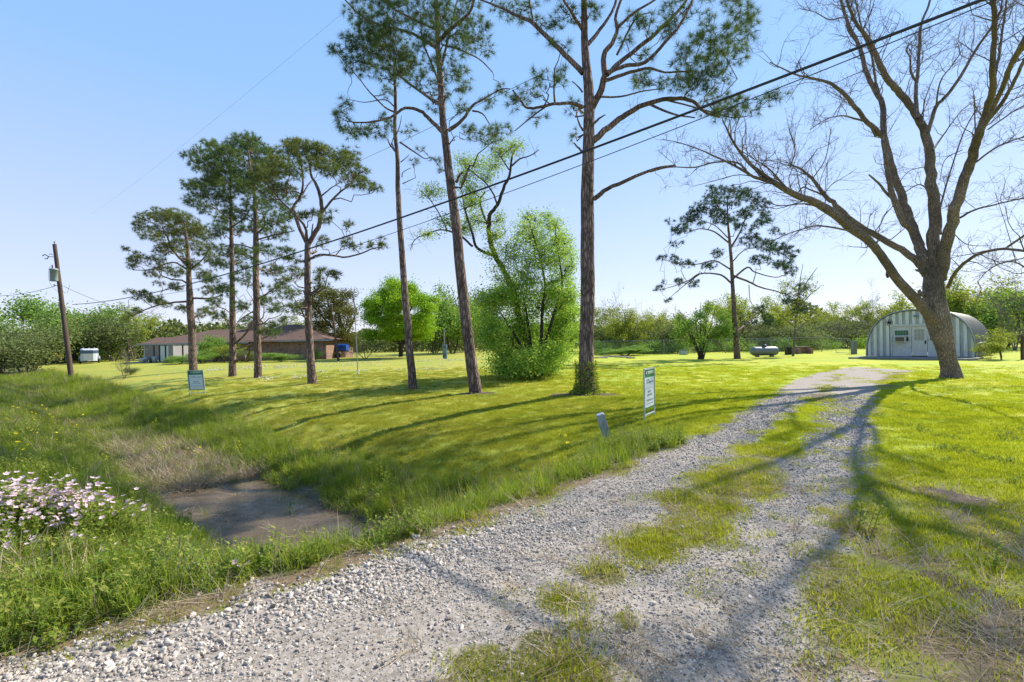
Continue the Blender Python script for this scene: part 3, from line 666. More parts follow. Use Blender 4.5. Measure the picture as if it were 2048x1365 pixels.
T.limb([(1188, 398), (1182, 392), (1190, 380)], [3, 1])
T.limb([(1330, 200), (1400, 218), (1460, 235), (1500, 232)], [4, 2], (.5, -.3))
for q in [(1400, 90, 26, 22), (1430, 80, 28, 24), (1470, 75, 30, 24), (1495, 45, 20, 24), (1455, 120, 34, 22), (1410, 140, 34, 24), (1370, 115, 30, 20), (1350, 165, 24, 14), (1300, 165, 30, 14), (1385, 170, 26, 18), (1430, 160, 24, 18), (1425, 210, 34, 18), (1470, 212, 30, 16), (1450, 228, 30, 10), (1520, 205, 24, 14), (1550, 195, 18, 12), (1480, 25, 22, 26), (1360, 25, 30, 18), (1300, 45, 26, 14), (1265, 45, 24, 16), (1250, 80, 16, 10), (1180, 25, 26, 14), (1130, 30, 26, 18), (1090, 50, 20, 14), (1050, 20, 30, 14), (1010, 20, 26, 12), (1125, 90, 20, 10), (1100, 165, 24, 12), (1060, 185, 22, 14), (1030, 208, 18, 14), (1075, 235, 16, 10), (1130, 150, 14, 12), (1145, 215, 16, 12), (1290, 110, 18, 10), (1280, 160, 16, 10), (1080, 150, 16, 10), (1330, 60, 20, 14), (1420, 40, 18, 14), (1148, 270, 8, 12),
          (1100, -60, 70, 30), (1180, -110, 80, 40), (1280, -70, 80, 34), (1380, -50, 70, 30), (1200, -200, 60, 40), (1450, -20, 40, 20), (1000, -30, 40, 16)]:
    T.pine_clump(*q, dens=.95, L=.26, nn=42, wd=.0085)
ivy = T.c; T.c = MB(); nn_ = 2600; zz = T.r.random(nn_)**1.8*1.0; aa = T.r.random(nn_)*6.283; rr_ = .27+.05*T.r.random(nn_)+.28*np.exp(-zz/.12)*T.r.random(nn_)+.07*T.r.random(nn_)
T.leaves(np.stack([T.base[0]+rr_*np.cos(aa), T.base[1]+rr_*np.sin(aa), T.base[2]+zz+.02], -1), .06); iv = T.c; T.c = ivy
T.done(M_pine, M_needle); off(iv, T.base).build('ivy', M_weed, T.root)
# ---- slanting pine left of the bush
T = Tree('pine_tree', 952, 785, 'slanting tall pine just left of the bushy tree, with dense top', 2); T.crown_r = 2.0
T.limb([(952, 785), (938, 690), (925, 580), (912, 450), (900, 360), (893, 300), (885, 230), (882, 170), (876, 100), (874, 30), (870, -60), (868, -150)], [25, 23, 22, 20, 18, 16, 14, 13, 11, 9, 7, 4], k=14, flare=.15, wob=.03)
T.limb([(884, 264), (860, 240), (840, 222), (810, 217), (780, 235), (740, 245), (705, 245)], [9, 7, 5, 3], (0, -1))
T.limb([(880, 210), (850, 190), (815, 165), (790, 145)], [7, 3], (0, .8)); T.limb([(896, 262), (925, 240), (945, 212), (965, 200), (1000, 180), (1020, 178)], [8, 6, 3, 2], (0, -.6))
T.limb([(945, 222), (965, 228), (980, 250)], [4, 2], (-.3, -.6)); T.limb([(878, 100), (840, 75), (810, 63), (760, 50), (720, 30), (690, 0)], [8, 6, 4, 3], (0, .6))
T.limb([(880, 80), (905, 55), (935, 30), (948, 0), (950, -50)], [9, 6, 4], (0, -1)); T.limb([(885, 90), (920, 100), (960, 120), (985, 145)], [4, 2], (0, .6))
T.limb([(872, 60), (830, 40), (790, 20), (770, 0)], [5, 3], (0, -1)); T.limb([(882, 175), (860, 120), (845, 80), (840, 30)], [5, 2], (0, 1)); T.limb([(884, 130), (900, 60), (915, 0)], [6, 3], (0, 1))
T.limb([(900, 355), (893, 345), (886, 340)], [3, 2]); T.limb([(895, 295), (905, 280), (912, 272)], [3, 1.5]); T.limb([(912, 365), (920, 350), (926, 345)], [7, 3])
for q in [(720, 30, 26, 22), (745, 60, 30, 22), (780, 50, 34, 22), (730, 95, 30, 22), (770, 95, 34, 22), (700, 80, 20, 14), (677, 103, 16, 10), (720, 130, 30, 14), (800, 110, 34, 22), (820, 135, 30, 18), (790, 20, 34, 18), (840, 20, 34, 18), (880, 30, 28, 22), (930, 25, 30, 18), (960, 60, 20, 18), (905, 60, 26, 20), (850, 60, 26, 18), (885, 130, 20, 18), (920, 95, 20, 16), (945, 85, 16, 14), (975, 100, 12, 10), (915, 150, 24, 14), (885, 180, 16, 18), (930, 175, 16, 10), (1005, 180, 12, 9), (975, 205, 14, 10), (920, 215, 16, 10), (940, 262, 16, 12), (975, 270, 20, 12), (985, 285, 16, 8), (870, 210, 14, 12), (1000, 260, 20, 10), (840, 165, 22, 12), (685, 240, 16, 16), (700, 268, 16, 10), (692, 208, 12, 10), (750, 265, 18, 12), (770, 240, 12, 10), (720, 262, 20, 9), (850, 90, 18, 12), (760, 75, 24, 14),
          (860, -60, 60, 34), (760, -30, 50, 24), (940, -40, 40, 24), (870, -140, 50, 34)]:
    T.pine_clump(*q, dens=1.15, L=.24, nn=42, wd=.0085)
T.done(M_pine, M_needle)
T = Tree('pine_tree', 826, 777, 'very slender pine with bare trunk and sparse top, left of the slanting pine', 3); T.crown_r = 1.2
T.limb([(826, 777), (815, 650), (803, 500), (797, 400), (795, 320), (790, 260), (791, 200), (789, 150), (788, 110)], [17, 15.5, 13, 11, 9, 8, 7, 5, 3], k=12, flare=.18, wob=.05)
T.limb([(790, 225), (770, 215), (740, 185), (720, 160), (690, 125), (672, 105)], [4, 2.5, 1.5], (0, .8)); T.limb([(800, 285), (830, 305), (850, 318), (865, 315), (880, 335)], [4, 2, 1], (0, -.6))
T.limb([(792, 305), (780, 290), (775, 278)], [4, 2]); T.limb([(801, 325), (810, 318), (818, 310)], [2.5, 1.2]); T.limb([(804, 355), (806, 345), (822, 336)], [2.5, 1.2]); T.limb([(805, 368), (818, 362), (832, 355)], [2.5, 1.2]); T.limb([(793, 270), (800, 250), (803, 232)], [2.5, 1.2])
T.limb([(790, 215), (770, 200), (730, 205), (700, 200)], [3, 1.2], (0, -.8))
for q in [(790, 150, 22, 14), (674, 104, 10, 6), (820, 262, 12, 8), (845, 300, 10, 5), (828, 325, 12, 5), (868, 322, 12, 6), (770, 150, 20, 12), (752, 128, 24, 10), (775, 185, 16, 9), (700, 140, 14, 8), (782, 250, 10, 7), (883, 345, 5, 4)]:
    T.pine_clump(*q, dens=1.0, L=.24, nn=36, wd=.009)
T.done(M_pine, M_needle)
# ---- group of four pines on the left lawn
def lp(pts, base, wid, limbs, clumps, label, seed, cr_, wob=.05, dens=1.25, L=.25, nn=30, wd=.015, mat=None, Y=None, bark=None):
    global T
    T = Tree('pine_tree', base[0], base[1], label, seed, Y=Y); T.crown_r = cr_
    T.limb(pts, wid, k=12, flare=.15, wob=wob)
    for a, b, c in limbs: T.limb(a, b, c, k=6)
    for q in clumps:
        T.pine_clump(*q, dens=dens, L=L, nn=nn, wd=wd)
        T.pine_clump(q[0]+T.r.normal()*q[2]*1.15, q[1]+T.r.normal()*q[3]*1.15-2, q[2]*.55, q[3]*.5, dens=dens*.9, L=L, nn=nn, wd=wd)
    return T.done(bark or M_pine, mat or M_needle)
lp([(625, 767), (621, 720), (618, 660), (616, 610), (615, 560), (615, 500), (616, 484)], (625, 767), [19, 17.5, 16, 15, 14, 13, 12],
   [([(615, 490), (600, 460), (590, 430), (587, 415), (600, 395), (606, 370), (604, 340), (600, 310)], [9, 7, 5, 3], (0, .8)), ([(614, 486), (610, 455), (590, 430), (560, 400), (535, 370), (510, 350)], [7, 4, 2.5], (0, -1.5)), ([(617, 488), (636, 455), (643, 425), (641, 395), (632, 370), (622, 350), (618, 320)], [11, 9, 7, 4], (0, .5)), ([(645, 425), (660, 405), (680, 385), (700, 370)], [6, 3], (.2, -1)), ([(640, 395), (660, 378), (680, 365)], [4, 2], (.3, 1)), ([(600, 398), (615, 372), (625, 360)], [4, 2], (.3, 1)),
    ([(620, 518), (640, 510), (670, 512), (690, 515), (720, 508), (745, 498), (765, 495)], [6, 4, 2], (0, -1)), ([(620, 590), (632, 582), (640, 574)], [8, 4], (0, 0)), ([(622, 485), (624, 460), (626, 448)], [4, 2], (0, 0))],
   [(610, 300, 34, 13), (575, 308, 26, 14), (555, 332, 26, 16), (650, 312, 32, 13), (690, 325, 26, 15), (716, 347, 20, 15), (725, 370, 15, 9), (700, 362, 22, 10), (655, 335, 24, 10), (620, 325, 28, 9), (545, 362, 22, 16), (568, 382, 20, 12), (590, 345, 18, 12), (520, 350, 16, 12), (630, 296, 22, 9), (670, 345, 16, 9), (625, 428, 16, 6), (655, 440, 12, 6), (700, 450, 10, 5), (650, 480, 12, 6), (690, 490, 12, 6), (715, 494, 10, 5), (748, 490, 14, 6), (770, 493, 5, 4), (650, 545, 18, 8), (672, 550, 10, 6), (590, 545, 16, 8), (640, 568, 14, 8), (565, 560, 18, 8), (580, 590, 16, 8), (605, 430, 10, 6), (590, 520, 14, 7)],
   'forked pine with flat umbrella crown, rightmost of the four clustered pines', 11, 2.6, mat=M_needle_y)
lp([(516, 755), (514, 650), (512, 560), (512, 480), (511, 430), (508, 380), (500, 330), (495, 290)], (516, 755), [16, 15, 14, 12, 10, 7, 5, 3],
   [([(512, 470), (530, 450), (525, 425)], [5, 2.5], (0, 0)), ([(512, 500), (480, 490), (450, 492)], [4, 1.5], (0, 1)), ([(514, 480), (550, 470), (590, 462)], [4, 2], (0, -1.5)), ([(512, 620), (480, 640), (465, 660)], [3, 1], (0, 1)), ([(514, 600), (545, 580), (570, 560)], [4, 1.5], (0, -1))],
   [(480, 290, 26, 15), (505, 295, 26, 12), (455, 310, 24, 13), (440, 332, 24, 15), (490, 332, 32, 18), (530, 318, 26, 18), (500, 365, 32, 18), (545, 398, 24, 16), (515, 408, 24, 13), (470, 375, 28, 16), (545, 440, 24, 13), (480, 430, 24, 13), (555, 470, 18, 10), (530, 500, 18, 10), (570, 505, 16, 10), (490, 512, 18, 10), (545, 540, 18, 10), (560, 580, 18, 10), (480, 555, 16, 9), (525, 602, 14, 8), (555, 620, 16, 8), (540, 350, 24, 16), (580, 430, 14, 9), (500, 275, 20, 8), (520, 455, 18, 10), (590, 615, 14, 7), (545, 655, 14, 7), (570, 640, 10, 6)],
   'tall dense pine third from the left in the cluster of four', 12, 3.0)
lp([(465, 753), (465, 650), (464, 560), (463, 480), (462, 430), (461, 380), (460, 330)], (465, 753), [16, 14, 11, 9, 7, 5, 3],
   [([(463, 440), (440, 425), (425, 400)], [4, 2], (0, 1)), ([(463, 455), (485, 440), (500, 420)], [4, 2], (0, -1)), ([(466, 690), (490, 670), (505, 645), (510, 620)], [6, 4, 2], (0, -.6)), ([(466, 700), (500, 690), (520, 680), (545, 668)], [4, 2], (0, .8))],
   [(400, 308, 18, 12), (393, 333, 13, 9), (420, 330, 20, 13), (376, 370, 13, 9), (400, 378, 24, 13), (425, 368, 24, 16), (385, 400, 16, 10), (440, 398, 24, 13), (412, 418, 16, 10), (450, 440, 18, 10), (470, 460, 18, 10), (430, 460, 18, 10), (480, 500, 16, 10), (450, 502, 16, 10), (440, 530, 16, 9), (490, 540, 14, 8), (450, 580, 18, 10), (430, 605, 14, 7), (480, 612, 16, 8), (500, 640, 12, 7), (540, 665, 16, 7), (430, 300, 20, 12), (445, 350, 20, 14), (440, 630, 14, 6), (425, 560, 12, 7)],
   'thin ragged pine second from the left in the cluster of four', 13, 3.0)
lp([(387, 744), (384, 680), (380, 600), (378, 560), (376, 510), (372, 470), (368, 440)], (387, 744), [18, 17, 15.5, 12, 9, 6, 3],
   [([(379, 603), (350, 605), (320, 610), (290, 620), (255, 636)], [6, 4, 2], (0, -.8)), ([(375, 540), (345, 525), (300, 540), (265, 540)], [5, 2], (0, .8)), ([(373, 530), (345, 500), (335, 475), (325, 455)], [6, 3], (0, -.6)), ([(385, 597), (420, 597), (440, 592)], [6, 3], (0, .5)), ([(378, 540), (405, 520), (420, 495)], [4, 2], (0, -.5))],
   [(322, 430, 22, 11), (290, 436, 15, 9), (350, 432, 22, 12), (375, 445, 20, 13), (280, 455, 12, 9), (340, 455, 28, 12), (390, 460, 18, 12), (300, 470, 16, 9), (330, 500, 18, 10), (360, 490, 18, 10), (275, 515, 13, 9), (263, 530, 10, 7), (310, 520, 16, 9), (330, 537, 14, 7), (300, 545, 9, 6), (355, 545, 16, 8), (385, 530, 13, 10), (282, 592, 16, 8), (310, 600, 16, 8), (330, 610, 10, 6), (268, 622, 12, 6), (410, 552, 16, 10), (420, 582, 16, 8), (400, 500, 15, 10), (415, 622, 14, 7), (395, 632, 11, 5), (362, 618, 10, 6), (250, 640, 8, 4), (430, 520, 16, 10), (370, 470, 22, 12), (415, 475, 14, 8), (350, 575, 14, 6)],
   'leftmost pine of the cluster of four, lowest crown, behind the green sign', 14, 2.6, mat=M_needle_y)
lp([(1475, 718), (1472, 680), (1468, 620), (1465, 570), (1463, 530), (1460, 490), (1457, 460), (1455, 430), (1455, 395)], (1475, 718), [14, 12, 10, 8, 7.5, 6.5, 5, 3.5, 2],
   [([(1464, 568), (1440, 550), (1400, 548), (1380, 560), (1350, 572), (1320, 580)], [4.5, 3, 1.2], (0, -1)), ([(1400, 548), (1370, 570), (1335, 600)], [3, 1], (-.3, 1)), ([(1462, 540), (1430, 522), (1400, 528), (1370, 530), (1330, 520)], [4, 2.5, 1], (0, 2)), ([(1459, 487), (1430, 465), (1400, 458), (1370, 468)], [4, 1.5], (0, -2)), ([(1458, 478), (1430, 452), (1400, 440)], [3, 1.2], (0, 2)), ([(1466, 558), (1495, 535), (1510, 545), (1550, 555), (1570, 550)], [5, 3, 1.5], (0, -2)), ([(1467, 552), (1500, 565), (1520, 575), (1560, 585), (1590, 598)], [5, 3.5, 1.5], (0, 1)), ([(1462, 495), (1480, 465), (1490, 440), (1510, 410)], [4.5, 2], (0, 1)), ([(1456, 440), (1440, 420), (1430, 400)], [3, 1.2], (0, 1)), ([(1464, 525), (1490, 500), (1530, 495)], [3, 1.2], (0, -1)), ([(1498, 570), (1500, 600), (1512, 622)], [2, 1], (0, 0))],
   [(1450, 380, 22, 7), (1477, 384, 16, 7), (1425, 392, 15, 9), (1395, 417, 14, 9), (1372, 440, 12, 8), (1365, 457, 16, 8), (1388, 430, 14, 9), (1352, 462, 8, 6), (1420, 417, 17, 9), (1440, 432, 15, 9), (1462, 402, 20, 9), (1500, 392, 17, 9), (1520, 410, 16, 11), (1490, 427, 17, 11), (1530, 440, 14, 9), (1462, 440, 17, 8), (1350, 520, 11, 5), (1325, 517, 8, 4), (1375, 527, 14, 6), (1418, 532, 12, 6), (1435, 507, 10, 7), (1500, 480, 17, 11), (1530, 490, 18, 10), (1560, 500, 17, 10), (1583, 507, 10, 10), (1520, 520, 17, 8), (1560, 530, 18, 8), (1580, 542, 12, 8), (1345, 488, 7, 4), (1360, 565, 9, 6), (1388, 566, 10, 6), (1318, 578, 10, 5), (1333, 602, 5, 4), (1592, 600, 14, 10), (1605, 577, 12, 8), (1598, 620, 12, 8), (1575, 602, 10, 6), (1480, 455, 10, 7), (1548, 462, 8, 6), (1400, 450, 8, 5), (1520, 620, 10, 8), (1535, 640, 10, 8)],
   'broad airy pine standing alone beside the silver propane tank', 15, 4.0, dens=1.0, L=.27, nn=26, wd=.022, mat=M_needle_b)
# ---- the big bare tree
T = Tree('bare_tree', 1900, 757, 'huge leafless tree with forked thick trunk in front of the metal hut', 21); T.crown_r = 3; T.wk = .87
tr = T.limb([(1903, 758), (1901, 740), (1896, 720), (1889, 690), (1881, 660), (1873, 630), (1868, 600), (1867, 570), (1866, 535)], [44, 42, 42, 48, 59, 64, 56, 52, 44], k=24, flare=.42, wob=.015)
A = T.limb([(1880, 660), (1860, 632), (1835, 603), (1800, 565), (1778, 535), (1760, 508), (1735, 480), (1700, 455), (1680, 437), (1650, 416), (1625, 402), (1595, 392), (1555, 370), (1535, 356), (1500, 328), (1470, 290), (1445, 240)], [34, 30, 27, 24, 22, 22, 25, 24, 22, 18, 16, 12, 9, 6, 3], (0, -1.0, -1.2), k=12, wob=.04)
A2 = T.limb([(1550, 368), (1510, 355), (1475, 335), (1440, 318), (1400, 300), (1355, 285), (1325, 280)], [9, 6, 3, 1.5], (-1.2, -.4)); A3 = T.limb([(1530, 360), (1500, 350), (1475, 326), (1430, 325), (1390, 335), (1340, 335), (1300, 345)], [6, 4, 2], (-1.2, -2))
A4 = T.limb([(1700, 462), (1640, 452), (1600, 460), (1560, 475), (1530, 492)], [6, 3, 1.5], (-1, -2.2)); A5 = T.limb([(1650, 420), (1610, 408), (1560, 412), (1530, 402)], [6, 3, 1.5], (-1.1, .2))
A6 = T.limb([(1540, 362), (1480, 350), (1430, 362), (1390, 372)], [3, 1.2], (-1.2, .5))
A7 = T.limb([(1575, 380), (1540, 340), (1510, 320), (1480, 300)], [6, 3, 2], (-1.2, -.5)); 
B = T.limb([(1862, 560), (1845, 535), (1820, 512), (1785, 489), (1745, 468), (1705, 443), (1672, 410), (1650, 392), (1625, 358), (1595, 335), (1570, 330)], [30, 22, 19, 17, 16, 14, 12, 9, 5, 3], (0, .8, 1.4), k=10)
B2 = T.limb([(1650, 392), (1620, 380), (1605, 375), (1590, 395)], [5, 2.5], (1.2, 1.6)); B3 = T.limb([(1580, 335), (1590, 300), (1580, 265), (1578, 255)], [4, 2], (1.3, 1)); B4 = T.limb([(1625, 358), (1650, 320), (1660, 270), (1662, 255)], [3, 1.5], (1.2, 1))
C = T.limb([(1864, 560), (1845, 520), (1838, 490), (1825, 455), (1812, 420), (1800, 385), (1785, 340), (1775, 300), (1766, 260), (1765, 210), (1745, 172), (1728, 130), (1718, 90), (1700, 58), (1690, 30), (1680, -10), (1672, -60)], [32, 28, 26, 23, 20, 18, 16, 14, 12, 10, 9, 7, 6], (0, 1.0, 2.0), k=12)
C2 = T.limb([(1826, 465), (1805, 440), (1786, 395), (1778, 360), (1772, 320), (1768, 270)], [20, 16, 14, 11], (.3, .2), k=10)
C3 = T.limb([(1768, 275), (1735, 245), (1710, 215), (1690, 190), (1665, 170), (1640, 160), (1600, 152), (1570, 140), (1540, 125)], [14, 12, 10, 7, 4, 2.5], (1, -.5), k=8)
C3b = T.limb([(1752, 272), (1735, 247), (1700, 235), (1680, 232), (1650, 240), (1620, 260)], [8, 5, 3, 2], (1, -1.5))
C4 = T.limb([(1765, 205), (1752, 165), (1745, 120), (1735, 90), (1725, 60), (1715, 20), (1705, -30)], [7, 5, 3], (1.3, .2)); C5 = T.limb([(1718, 90), (1695, 60), (1690, 35), (1660, 40), (1630, 25), (1600, 18)], [5, 3, 1.5], (1.6, 1))
C6 = T.limb([(1772, 330), (1764, 290), (1764, 275)], [4, 3], (1, 1))
D = T.limb([(1868, 560), (1868, 500), (1869, 440), (1866, 380), (1860, 320), (1852, 270), (1840, 245), (1825, 218), (1800, 187), (1780, 165), (1760, 130), (1745, 95), (1735, 75), (1715, 50), (1700, 20), (1685, -30)], [36, 33, 29, 24, 21, 19, 17, 14, 11, 8, 6], (0, -.3, -1.2), k=12)
D2 = T.limb([(1856, 265), (1872, 215), (1895, 190), (1920, 155), (1940, 120), (1965, 80), (1985, 50), (1990, 10), (1998, -30)], [11, 9, 7, 5], (-.6, -2), k=8)
D3 = T.limb([(1834, 238), (1832, 180), (1835, 150), (1838, 110), (1842, 50), (1858, 10), (1868, -30)], [11, 9, 7, 5], (-.8, .4), k=8); D4 = T.limb([(1833, 165), (1822, 145), (1820, 115), (1812, 100), (1825, 82)], [8, 4, 3], (-.5, -1))
D5 = T.limb([(1866, 300), (1880, 280), (1905, 245), (1930, 215), (1965, 195)], [6, 3, 2], (-.5, 1.2)); D6 = T.limb([(1872, 215), (1880, 165), (1905, 130), (1925, 100)], [5, 2], (-.9, -2)); D7 = T.limb([(1845, 250), (1850, 200), (1870, 150)], [4, 2], (-.9, .5)); D8 = T.limb([(1866, 335), (1845, 335), (1815, 345), (1790, 380)], [3, 1.5], (-.5, -1.5)); D9 = T.limb([(1865, 395), (1850, 375), (1835, 370), (1810, 385)], [4.5, 2.5], (-.3, -1))
E = T.limb([(1880, 560), (1888, 510), (1900, 460), (1915, 400), (1935, 340), (1950, 290), (1965, 250), (1975, 215), (1985, 180), (1985, 140), (1988, 80), (1988, 30), (1980, -30), (1978, -90)], [34, 32, 30, 27, 24, 20, 17, 14, 12, 10], (0, -1.6, -3.8, -5.6), k=12)
E2 = T.limb([(1962, 262), (1990, 208), (2010, 165), (2025, 125), (2048, 85), (2090, 20), (2150, -60), (2220, -160)], [16, 15, 15, 17, 20, 22, 20, 16], (-3.6, -5.6, -7.4), k=8)
X1 = T.limb([(2090, 20), (2200, -20), (2330, -60), (2500, -140)], [20, 18, 14], (-6.3, -9.2)); X2 = T.limb([(2070, 50), (2130, -80), (2150, -220), (2180, -340)], [18, 15, 10], (-6, -8.4)); X3 = T.limb([(2150, -60), (2320, -130), (2520, -300)], [18, 15, 10], (-7.2, -9.6))
X4 = T.limb([(2200, -20), (2300, -120), (2380, -280)], [15, 10], (-7.2, -9))
E3 = T.limb([(1968, 250), (2005, 205), (2030, 160), (2055, 110), (2100, 60), (2180, -20)], [12, 11, 10, 9], (-3.5, -4.8, -5.4), k=8); E4 = T.limb([(1985, 175), (1998, 110), (2005, 60), (2012, 10), (2015, -50)], [8, 6, 4], (-3, -3)); E5 = T.limb([(1975, 260), (2000, 242), (2048, 212), (2110, 200)], [5, 3], (-2.4, -3)); E6 = T.limb([(1952, 325), (1985, 300), (2015, 285), (2060, 272), (2140, 262)], [6, 5, 3], (-1.8, -3.5)); E7 = T.limb([(1920, 436), (1950, 420), (1990, 410), (2048, 397), (2150, 385)], [7, 5, 4], (-.6, -2.5)); E8 = T.limb([(1950, 290), (1950, 240), (1948, 190)], [4, 3], (-2, -2)); E9 = T.limb([(1882, 470), (1880, 420), (1905, 330), (1930, 260), (1955, 215)], [6, 4, 3], (0, -.4))
F1 = T.limb([(1896, 575), (1905, 555), (1920, 535), (1950, 512), (2000, 498), (2048, 502), (2140, 500), (2300, 440), (2500, 300)], [11, 10, 9, 9, 10, 11], (0, -1.5, -4.5, -7), k=8)
F2 = T.limb([(1925, 300), (1890, 320), (1880, 360)], [3, 1.5], (-2, -1)); F3 = T.limb([(1910, 470), (1935, 490), (1980, 492)], [3, 1.5], (-.6, -1.5)); F4 = T.limb([(2010, 498), (2100, 430), (2200, 300), (2300, 100)], [7, 6, 4], (-3, -5.5, -7), k=6); F5 = T.limb([(2048, 85), (2120, 60), (2260, 20), (2400, -60)], [7, 5], (-4.5, -7.5), k=6)
T.limb([(1778, 540), (1774, 548), (1776, 556)], [10, 6]); T.limb([(1846, 592), (1840, 585), (1838, 580)], [16, 6]); T.limb([(1855, 545), (1838, 542), (1830, 540)], [14, 4]); T.limb([(1806, 408), (1778, 392), (1757, 367), (1738, 350)], [9, 7, 4], (.6, .2))
for L_, n_, l_, r_ in [(A, 34, 1.5, .02), (A2, 16, 1.1, .012), (A3, 14, 1.0, .012), (A4, 12, 1.1, .012), (A5, 8, .9, .01), (A6, 7, .8, .009), (A7, 8, .9, .012), (B, 26, 1.5, .016), (B2, 6, .9, .01), (B3, 7, .9, .012), (B4, 6, .9, .01), (C, 34, 1.5, .018), (C2, 10, 1.1, .014), (C3, 22, 1.3, .014), (C3b, 12, 1.1, .012), (C4, 12, 1.1, .012), (C5, 10, .9, .01), (D, 34, 1.5, .018), (D2, 20, 1.3, .014), (D3, 20, 1.2, .014), (D4, 10, .9, .011), (D5, 10, 1.1, .012), (D6, 9, 1, .01), (D7, 8, 1, .01), (D8, 7, .9, .009), (D9, 6, .9, .01), (E, 34, 1.4, .018), (E2, 26, 1.3, .016), (E3, 18, 1.2, .014), (E4, 12, 1.1, .012), (E5, 10, 1, .01), (E6, 12, 1.1, .012), (E7, 12, 1.2, .012), (E8, 5, .7, .01), (X1, 22, 1.5, .02), (X2, 20, 1.5, .02), (X3, 20, 1.5, .02), (X4, 20, 1.5, .02), (E9, 12, 1.1, .012), (F1, 22, 1.4, .016), (F4, 16, 1.4, .016), (F5, 12, 1.2, .012), (F2, 4, .8, .008), (F3, 5, .8, .008)]:
    T.dress(L_, int(n_*.85), l_, r_, 2, .15 if n_ < 24 else .32)
T.done(M_pecan, M_twig)
# ---- leaning tree with fresh leaves, and the bushy tree round its foot
M_fresh = leafmat('fresh_leaves', (0.1254, 0.2383, 0.0272), (0.2759, 0.4013, 0.0564), .42, (1, 1, .35), .8, .5, (0.4013, 0.4765, 0.1003))
M_bush = leafmat('bush_leaves', (0.1229, 0.2673, 0.0486), (0.3124, 0.4823, 0.0801), .40, (1, 1, .4), 1.2, .5, (0.5441, 0.6849, 0.1216))
T = Tree('leaning_tree', 1062, 752, 'leaning half bare tree with yellow green sprigs rising out of the bush', 31); T.crown_r = 1.2
T.limb([(1062, 752), (1055, 690), (1040, 640), (1030, 590), (1010, 545), (990, 510), (978, 470), (980, 430), (995, 410), (1010, 370), (1020, 350), (1025, 310), (1045, 285)], [13, 12, 11.5, 11, 11, 10, 8, 7, 6, 4, 2], k=9, wob=.15)
l1 = T.limb([(988, 512), (955, 497), (945, 470), (930, 420), (925, 390)], [7, 5, 2.5], (0, -.8)); l2 = T.limb([(945, 493), (925, 475), (905, 465), (880, 460), (850, 470), (830, 480), (820, 500)], [5, 3, 1.2], (-.2, .8)); l3 = T.limb([(978, 455), (965, 425), (960, 400), (970, 385)], [5, 3], (0, .6)); l4 = T.limb([(995, 410), (985, 385), (970, 365), (945, 345), (930, 335)], [4, 2], (0, 1)); l5 = T.limb([(1020, 335), (1040, 318), (1060, 312), (1078, 300)], [4, 1.5], (0, .6)); l6 = T.limb([(1018, 340), (1005, 320), (990, 300)], [3, 1.2], (0, -.7)); l7 = T.limb([(985, 480), (1000, 475), (1015, 460)], [3, 1.2], (0, 1)); l8 = T.limb([(895, 463), (880, 430), (860, 400), (845, 385)], [3, 1.2], (.2, -.3))
wtw = T.c; T.c = MB()
for L_, n_ in [(l1, 9), (l2, 16), (l3, 6), (l4, 8), (l5, 8), (l6, 7), (l7, 4), (l8, 8)]: T.dress(L_, n_, .7, .01, 1, .2)
tw = T.c; T.c = wtw; T.w.v += tw.v; T.w.f4 += [f+T.w.n for f in tw.f4]; T.w.m4 += tw.m4; T.w.n += tw.n
for q in [(955, 330, 24, 11, 420), (935, 380, 16, 14, 420), (862, 382, 20, 10, 350), (890, 440, 16, 10, 240), (950, 440, 18, 15, 420), (990, 470, 14, 11, 300), (1000, 302, 16, 14, 380), (1030, 292, 14, 11, 240), (930, 350, 14, 10, 260), (985, 505, 14, 10, 220), (945, 405, 16, 10, 350), (855, 470, 16, 8, 140), (975, 355, 16, 12, 240), (990, 330, 14, 9, 220), (1000, 440, 10, 14, 200), (930, 455, 12, 12, 260), (925, 320, 12, 8, 160)]:
    T.leaf_clump(*q[:4], int(q[4]*3.4), .07, ntw=11, sub=.75, hollow=.2)
T.done(M_dark, M_fresh)
T = Tree('bushy_tree', 1075, 754, 'wide leafy bush with thin upper stems between the slanting and tallest pines', 32); T.crown_r = 1.5
for a in [[(1075, 754), (1082, 690), (1085, 620), (1090, 570), (1078, 510), (1060, 450), (1055, 425)], [(1070, 754), (1090, 690), (1110, 620), (1125, 570), (1115, 500), (1110, 450)], [(1062, 754), (1040, 690), (1010, 640), (985, 600)], [(1080, 754), (1110, 700), (1130, 650), (1150, 600)], [(1066, 754), (1060, 680), (1050, 610), (1040, 560)], [(1090, 570), (1120, 560), (1145, 545)]]:
    T.limb(a, [9, 7, 5, 3, 1.5], (0, T.r.uniform(-1, 1)), k=7)
